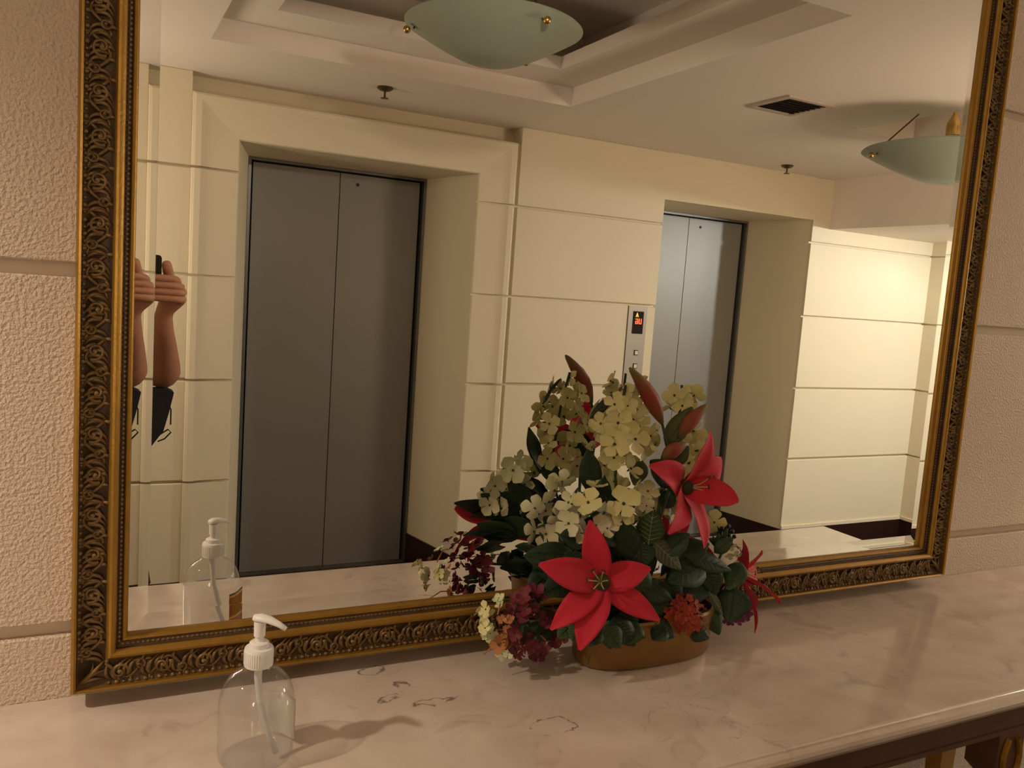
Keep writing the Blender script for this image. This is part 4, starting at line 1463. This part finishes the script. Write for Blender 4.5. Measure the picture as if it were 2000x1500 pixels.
# leaves of the far side, seen in the mirror
for k in range(34):
    a = random.uniform(0.1, PI - 0.1)
    el = random.uniform(0.0, 1.1)
    d = V((math.cos(a) * math.cos(el), 0.42 * math.sin(a) * math.cos(el), math.sin(el)))
    p0 = root + V((d.x * 0.06, d.y * 0.05, 0.0 + d.z * 0.06))
    p1 = root + V((d.x * 0.165, min(d.y * 0.15, 0.055), 0.01 + d.z * 0.125))
    nn = (V((d.x * 0.3, 0.8 * abs(d.y) + 0.2, d.z + 0.3))).normalized()
    q = MB()
    blade(q, p0, p1, nn, random.uniform(0.03, 0.045), 0.15, leaf_prof, cup=-0.15, nr=8, nc=5, wave=0.08, seed=k)
    q.build('leaf', random.choice(['leaf_dark', 'leaf_dark', 'leaf_mid']), fa, smooth=True)

# florets: shared meshes, facing local +z, radius 1
def floret_mesh(name, mt, petals, cup, seed):
    q = MB()
    rnd = random.Random(seed)
    for k in range(petals):
        a = 2 * PI * k / petals + rnd.uniform(-0.12, 0.12)
        d = V((math.cos(a), math.sin(a), 0))
        sd = V((-math.sin(a), math.cos(a), 0))
        ln = rnd.uniform(0.88, 1.08)
        wd = ln * (3.9 / petals) * rnd.uniform(0.92, 1.08)
        lift = cup * rnd.uniform(0.6, 1.4)
        rws = []
        for i in range(7):
            t = i / 6
            w = wd * 0.5 * max(0.16, min(1.0, 0.22 + 1.25 * t) * math.sqrt(max(0.0, 1 - max(0.0, (t - 0.45) / 0.58) ** 2.4)))
            row = []
            for c_ in range(5):
                s = -1 + c_ / 2
                z = 0.02 + lift * t * t + 0.10 * (s * s) * w - 0.10 * max(0, t - 0.7) * 2 + rnd.uniform(-0.015, 0.015)
                row.append(d * (0.06 + ln * t * 0.94 * (1 - 0.10 * s * s * t)) + sd * (w * s) + V((0, 0, z)))
            rws.append(row)
        q.grid(rws, 0)
        q.grid([[p - V((0, 0, 0.025)) for p in r][::-1] for r in rws], 0)
    q.ball((0, 0, 0.05), 0.11, 6, mi=1)
    q.tube([(0, 0, 0), (0, 0, -0.28)], [0.09, 0.05], 5, mi=2)
    return q.mesh(name, [mt, 'floret_eye', 'stem_green'], smooth=True)
FM = {}
for key, mt, pet, cup in (('cream', 'floret_cream', 4, 0.35), ('pale', 'floret_pale', 4, 0.35), ('white', 'floret_white', 4, 0.40), ('orange', 'floret_orange', 5, 0.5),
                          ('burg', 'floret_burgundy', 4, 0.45), ('purple', 'floret_purple', 4, 0.4), ('rust', 'floret_rust', 4, 0.4)):
    FM[key] = [floret_mesh('floret', mt, pet, cup, sd) for sd in range(3)]
def floret(parent, P, facing, r, key):
    P = V((P.x, P.y, max(P.z, TOP + 1.05 * r)))
    facing = facing.normalized()
    rot = facing.to_track_quat('Z', 'Y').to_matrix().to_4x4() @ Matrix.Rotation(random.random() * 6.28, 4, 'Z')
    mtx = Matrix.Translation(P - world_loc(parent)) @ rot @ Matrix.Diagonal((r, r, r, 1))
    return share('floret', random.choice(FM[key]), parent, mtx)
def spike(name, stem, pts, key, r, spread, extra=None, label=None):
    q = MB()
    q.tube(stem, 0.0024, 6)
    o = q.build(name, 'stem_green', fa, smooth=True)
    if label:
        o['label'] = label
    for it in pts:
        px, py, y = it[:3]
        rr = (it[3] if len(it) > 3 else r) * (1.18 if r > 0.014 else 1.0)
        kk = it[4] if len(it) > 4 else key
        P = at(px, py, y)
        # face away from the nearest point of the stem, mostly outwards
        best = min(stem, key=lambda s: (s - P).length)
        f = (P - best).normalized() * spread + toc(P) * (0.8 if y < -0.11 else -0.5) + V((random.uniform(-.7, .7), random.uniform(-.5, .5), random.uniform(-.3, .8)))
        floret(o, P, f, rr, kk)
    return o
S1 = [at(1222, 752, -0.105), at(1212, 800, -0.108), at(1205, 860, -0.112), at(1202, 930, -0.118), at(1205, 985, -0.125), root]
spike('flower_spike', S1, [
    (1222, 764, -0.105, 0.014), (1201, 790, -0.118), (1226, 793, -0.125, 0.014), (1243, 800, -0.112), (1207, 826, -0.132, 0.021), (1173, 828, -0.112), (1248, 832, -0.115), (1240, 858, -0.130, 0.021),
    (1201, 868, -0.140, 0.021), (1199, 893, -0.130, 0.018), (1252, 862, -0.105), (1231, 916, -0.132, 0.020), (1243, 945, -0.118), (1179, 908, -0.108, 0.014), (1186, 850, -0.122), (1222, 838, -0.135),
    (1190, 800, -0.085), (1215, 790, -0.082), (1238, 820, -0.082), (1205, 830, -0.080), (1225, 855, -0.080), (1196, 870, -0.078), (1190, 900, -0.082), (1225, 900, -0.085), (1180, 930, -0.085, 0.019), (1200, 940, -0.078, 0.019),
    (1185, 955, -0.085, 0.018), (1212, 955, -0.080, 0.018), (1165, 860, -0.095), (1160, 935, -0.095)], 'cream', 0.0175, 1.0, label='tall spike of creamy blossoms')
S2 = [at(1332, 752, -0.100), at(1330, 790, -0.102), at(1318, 860, -0.108), at(1300, 940, -0.115), root]
spike('flower_spike', S2, [
    (1318, 773, -0.112, 0.018), (1332, 793, -0.115, 0.018), (1356, 772, -0.100, 0.016), (1308, 796, -0.105, 0.014), (1340, 765, -0.088), (1322, 785, -0.082), (1345, 800, -0.085), (1355, 842, -0.095, 0.020), (1330, 850, -0.085),
    (1362, 880, -0.085, 0.022), (1345, 905, -0.080, 0.022), (1278, 870, -0.095, 0.014), (1282, 840, -0.090, 0.010), (1306, 975, -0.130, 0.024), (1322, 990, -0.120, 0.022), (1395, 1020, -0.110, 0.018)], 'cream', 0.016, 1.0, label='spike of yellowish blossoms behind the buds')
S3 = [at(1150, 1000, -0.13), at(1180, 1030, -0.13), root]
spike('flower_cluster', S3, [
    (1149, 982, -0.150, 0.020, 'cream'), (1218, 984, -0.165, 0.024, 'cream'), (1212, 1002, -0.160, 0.020, 'cream'), (1166, 948, -0.125, 0.015, 'cream'), (1265, 960, -0.140, 0.016, 'cream'), (1262, 988, -0.160, 0.012, 'white'),
    (1111, 982, -0.120, 0.017), (1111, 1022, -0.150, 0.018), (1124, 1040, -0.155, 0.016), (1066, 1042, -0.125, 0.018), (1163, 1026, -0.160, 0.018), (1186, 1032, -0.165, 0.016), (1090, 1010, -0.110, 0.016), (1130, 1000, -0.110, 0.017),
    (1180, 1000, -0.090, 0.017), (1200, 1025, -0.085, 0.017), (1135, 1035, -0.078, 0.017), (1225, 1035, -0.082, 0.016), (1105, 1034, -0.085, 0.016),
    (1215, 1000, -0.080, 0.017), (1250, 1010, -0.085, 0.017), (1044, 992, -0.090, 0.017), (1042, 1038, -0.098, 0.016), (1066, 1040, -0.100, 0.018), (1082, 958, -0.090, 0.021, 'pale'), (1098, 940, -0.090, 0.019, 'pale')], 'white', 0.018, 0.6, label='low cluster of white blossoms')
S4 = [at(1335, 1205, -0.175), at(1320, 1160, -0.17), root]
pts = []
for k in range(30):
    a = k * 2.39996
    r = math.sqrt((k + 0.5) / 30)
    pts.append((1338 + 38 * r * math.cos(a), 1203 + 40 * r * math.sin(a), -0.200 + 0.025 * r * r, random.uniform(0.0075, 0.0098)))
spike('flower_cluster', S4, pts, 'orange', 0.009, 1.2, label='rusty orange flower head at planter rim')
S5 = [at(1035, 1215, -0.14), at(1080, 1200, -0.14), V((AX - 0.10, AY, TOP + 0.085))]
pts = []
for (x, y, sx, sy, nn, key, r) in [(1050, 1172, 26, 24, 12, 'burg', 0.0125), (1015, 1190, 26, 24, 9, 'burg', 0.0120), (1030, 1255, 36, 24, 15, 'burg', 0.0115), (1056, 1274, 8, 8, 2, 'purple', 0.0125), (1005, 1232, 14, 12, 3, 'purple', 0.0085),
                                  (1085, 1248, 18, 12, 4, 'burg', 0.012), (945, 1212, 9, 26, 6, 'cream', 0.0120), (952, 1238, 8, 10, 2, 'pale', 0.013), (977, 1178, 10, 16, 3, 'pale', 0.009), (980, 1254, 12, 10, 3, 'rust', 0.0125),
                                  (990, 1215, 14, 16, 3, 'rust', 0.0085), (985, 1272, 10, 6, 2, 'pale', 0.010), (1063, 1244, 2, 2, 1, 'rust', 0.007), (1075, 1205, 16, 20, 4, 'burg', 0.012)]:
    for k in range(nn):
        pts.append((x + random.uniform(-sx, sx), y + random.uniform(-sy, sy), random.uniform(-0.165, -0.095), r * random.uniform(0.85, 1.15), key))
o5 = spike('flower_cluster', S5, pts, 'burg', 0.012, 0.9, label='burgundy and cream blossoms drooping over the left end')
for k in range(16):
    b0 = at(random.uniform(1010, 1080), random.uniform(1180, 1235), random.uniform(-0.145, -0.10))
    b1 = b0 + V((random.uniform(-0.03, 0.01), random.uniform(-0.02, 0.02), random.uniform(-0.02, 0.02)))
    b1.z = max(b1.z, TOP + 0.022)
    b0.z = max(b0.z, TOP + 0.025)
    q = MB()
    blade(q, b0, b1, (toc(b0) + V((0, 0, .4))).normalized(), 0.022, 0.12, leaf_prof, cup=-0.1, nr=6, nc=4, seed=k)
    q.build('leaf', 'leaf_dark', fa, smooth=True)
for (p, qd) in (((1000, 1245), (945, 1278)), ((1005, 1235), (1015, 1258)), ((985, 1160), (972, 1200))):
    q = MB()
    a, b = at(*p, -0.13), at(*qd, -0.14)
    a.z, b.z = max(a.z, TOP + 0.012), max(b.z, TOP + 0.006)
    q.tube([a, a * 0.5 + b * 0.5 + V((0, 0, 0.008)), b], 0.0012, 5)
    q.build('stem', 'floret_rust', fa)
spike('flower_cluster', [at(1440, 1195, -0.14), at(1410, 1180, -0.14), root], [(1430, 1214, -0.160, 0.008), (1442, 1212, -0.158, 0.009), (1454, 1206, -0.155, 0.009), (1462, 1198, -0.150, 0.008), (1420, 1212, -0.165, 0.008)], 'purple', 0.009, 0.6, label='small purple blossoms under the right lily')
# berries and tiny white blossoms on the right
S6 = [at(1420, 1060, -0.13), at(1400, 1100, -0.14), root]
spike('flower_cluster', S6, [(1430, 1068, -0.135, 0.009), (1440, 1085, -0.13, 0.009), (1425, 1085, -0.14, 0.008), (1445, 1070, -0.12, 0.008), (1435, 1100, -0.14, 0.009), (1450, 1090, -0.11, 0.009)], 'white', 0.009, 0.8, label='tiny white blossoms beside the right lily')
q = MB()
for (px, py) in ((1423, 1028), (1430, 1038), (1434, 1048), (1424, 1046), (1428, 1062), (1410, 1032)):
    P = at(px, py, -0.13)
    q.ball(P, 0.004, 8)
    q.tube([P, at(1412, 1075, -0.135)], 0.0007, 4)
q.build('berry_sprig', 'berry', fa, smooth=True)
for k in range(12):
    b0 = at(1405 + random.uniform(-8, 8), 1070 + random.uniform(-8, 8), -0.135)
    b1 = at(1400 + random.uniform(-20, 25), 1040 + random.uniform(-10, 20), -0.135 + random.uniform(-0.02, 0.02))
    q = MB()
    blade(q, b0, b1, toc(b0), 0.010, 0.1, leaf_prof, cup=-0.1, nr=5, nc=3, seed=k)
    q.build('leaf', 'leaf_mid', fa, smooth=True)
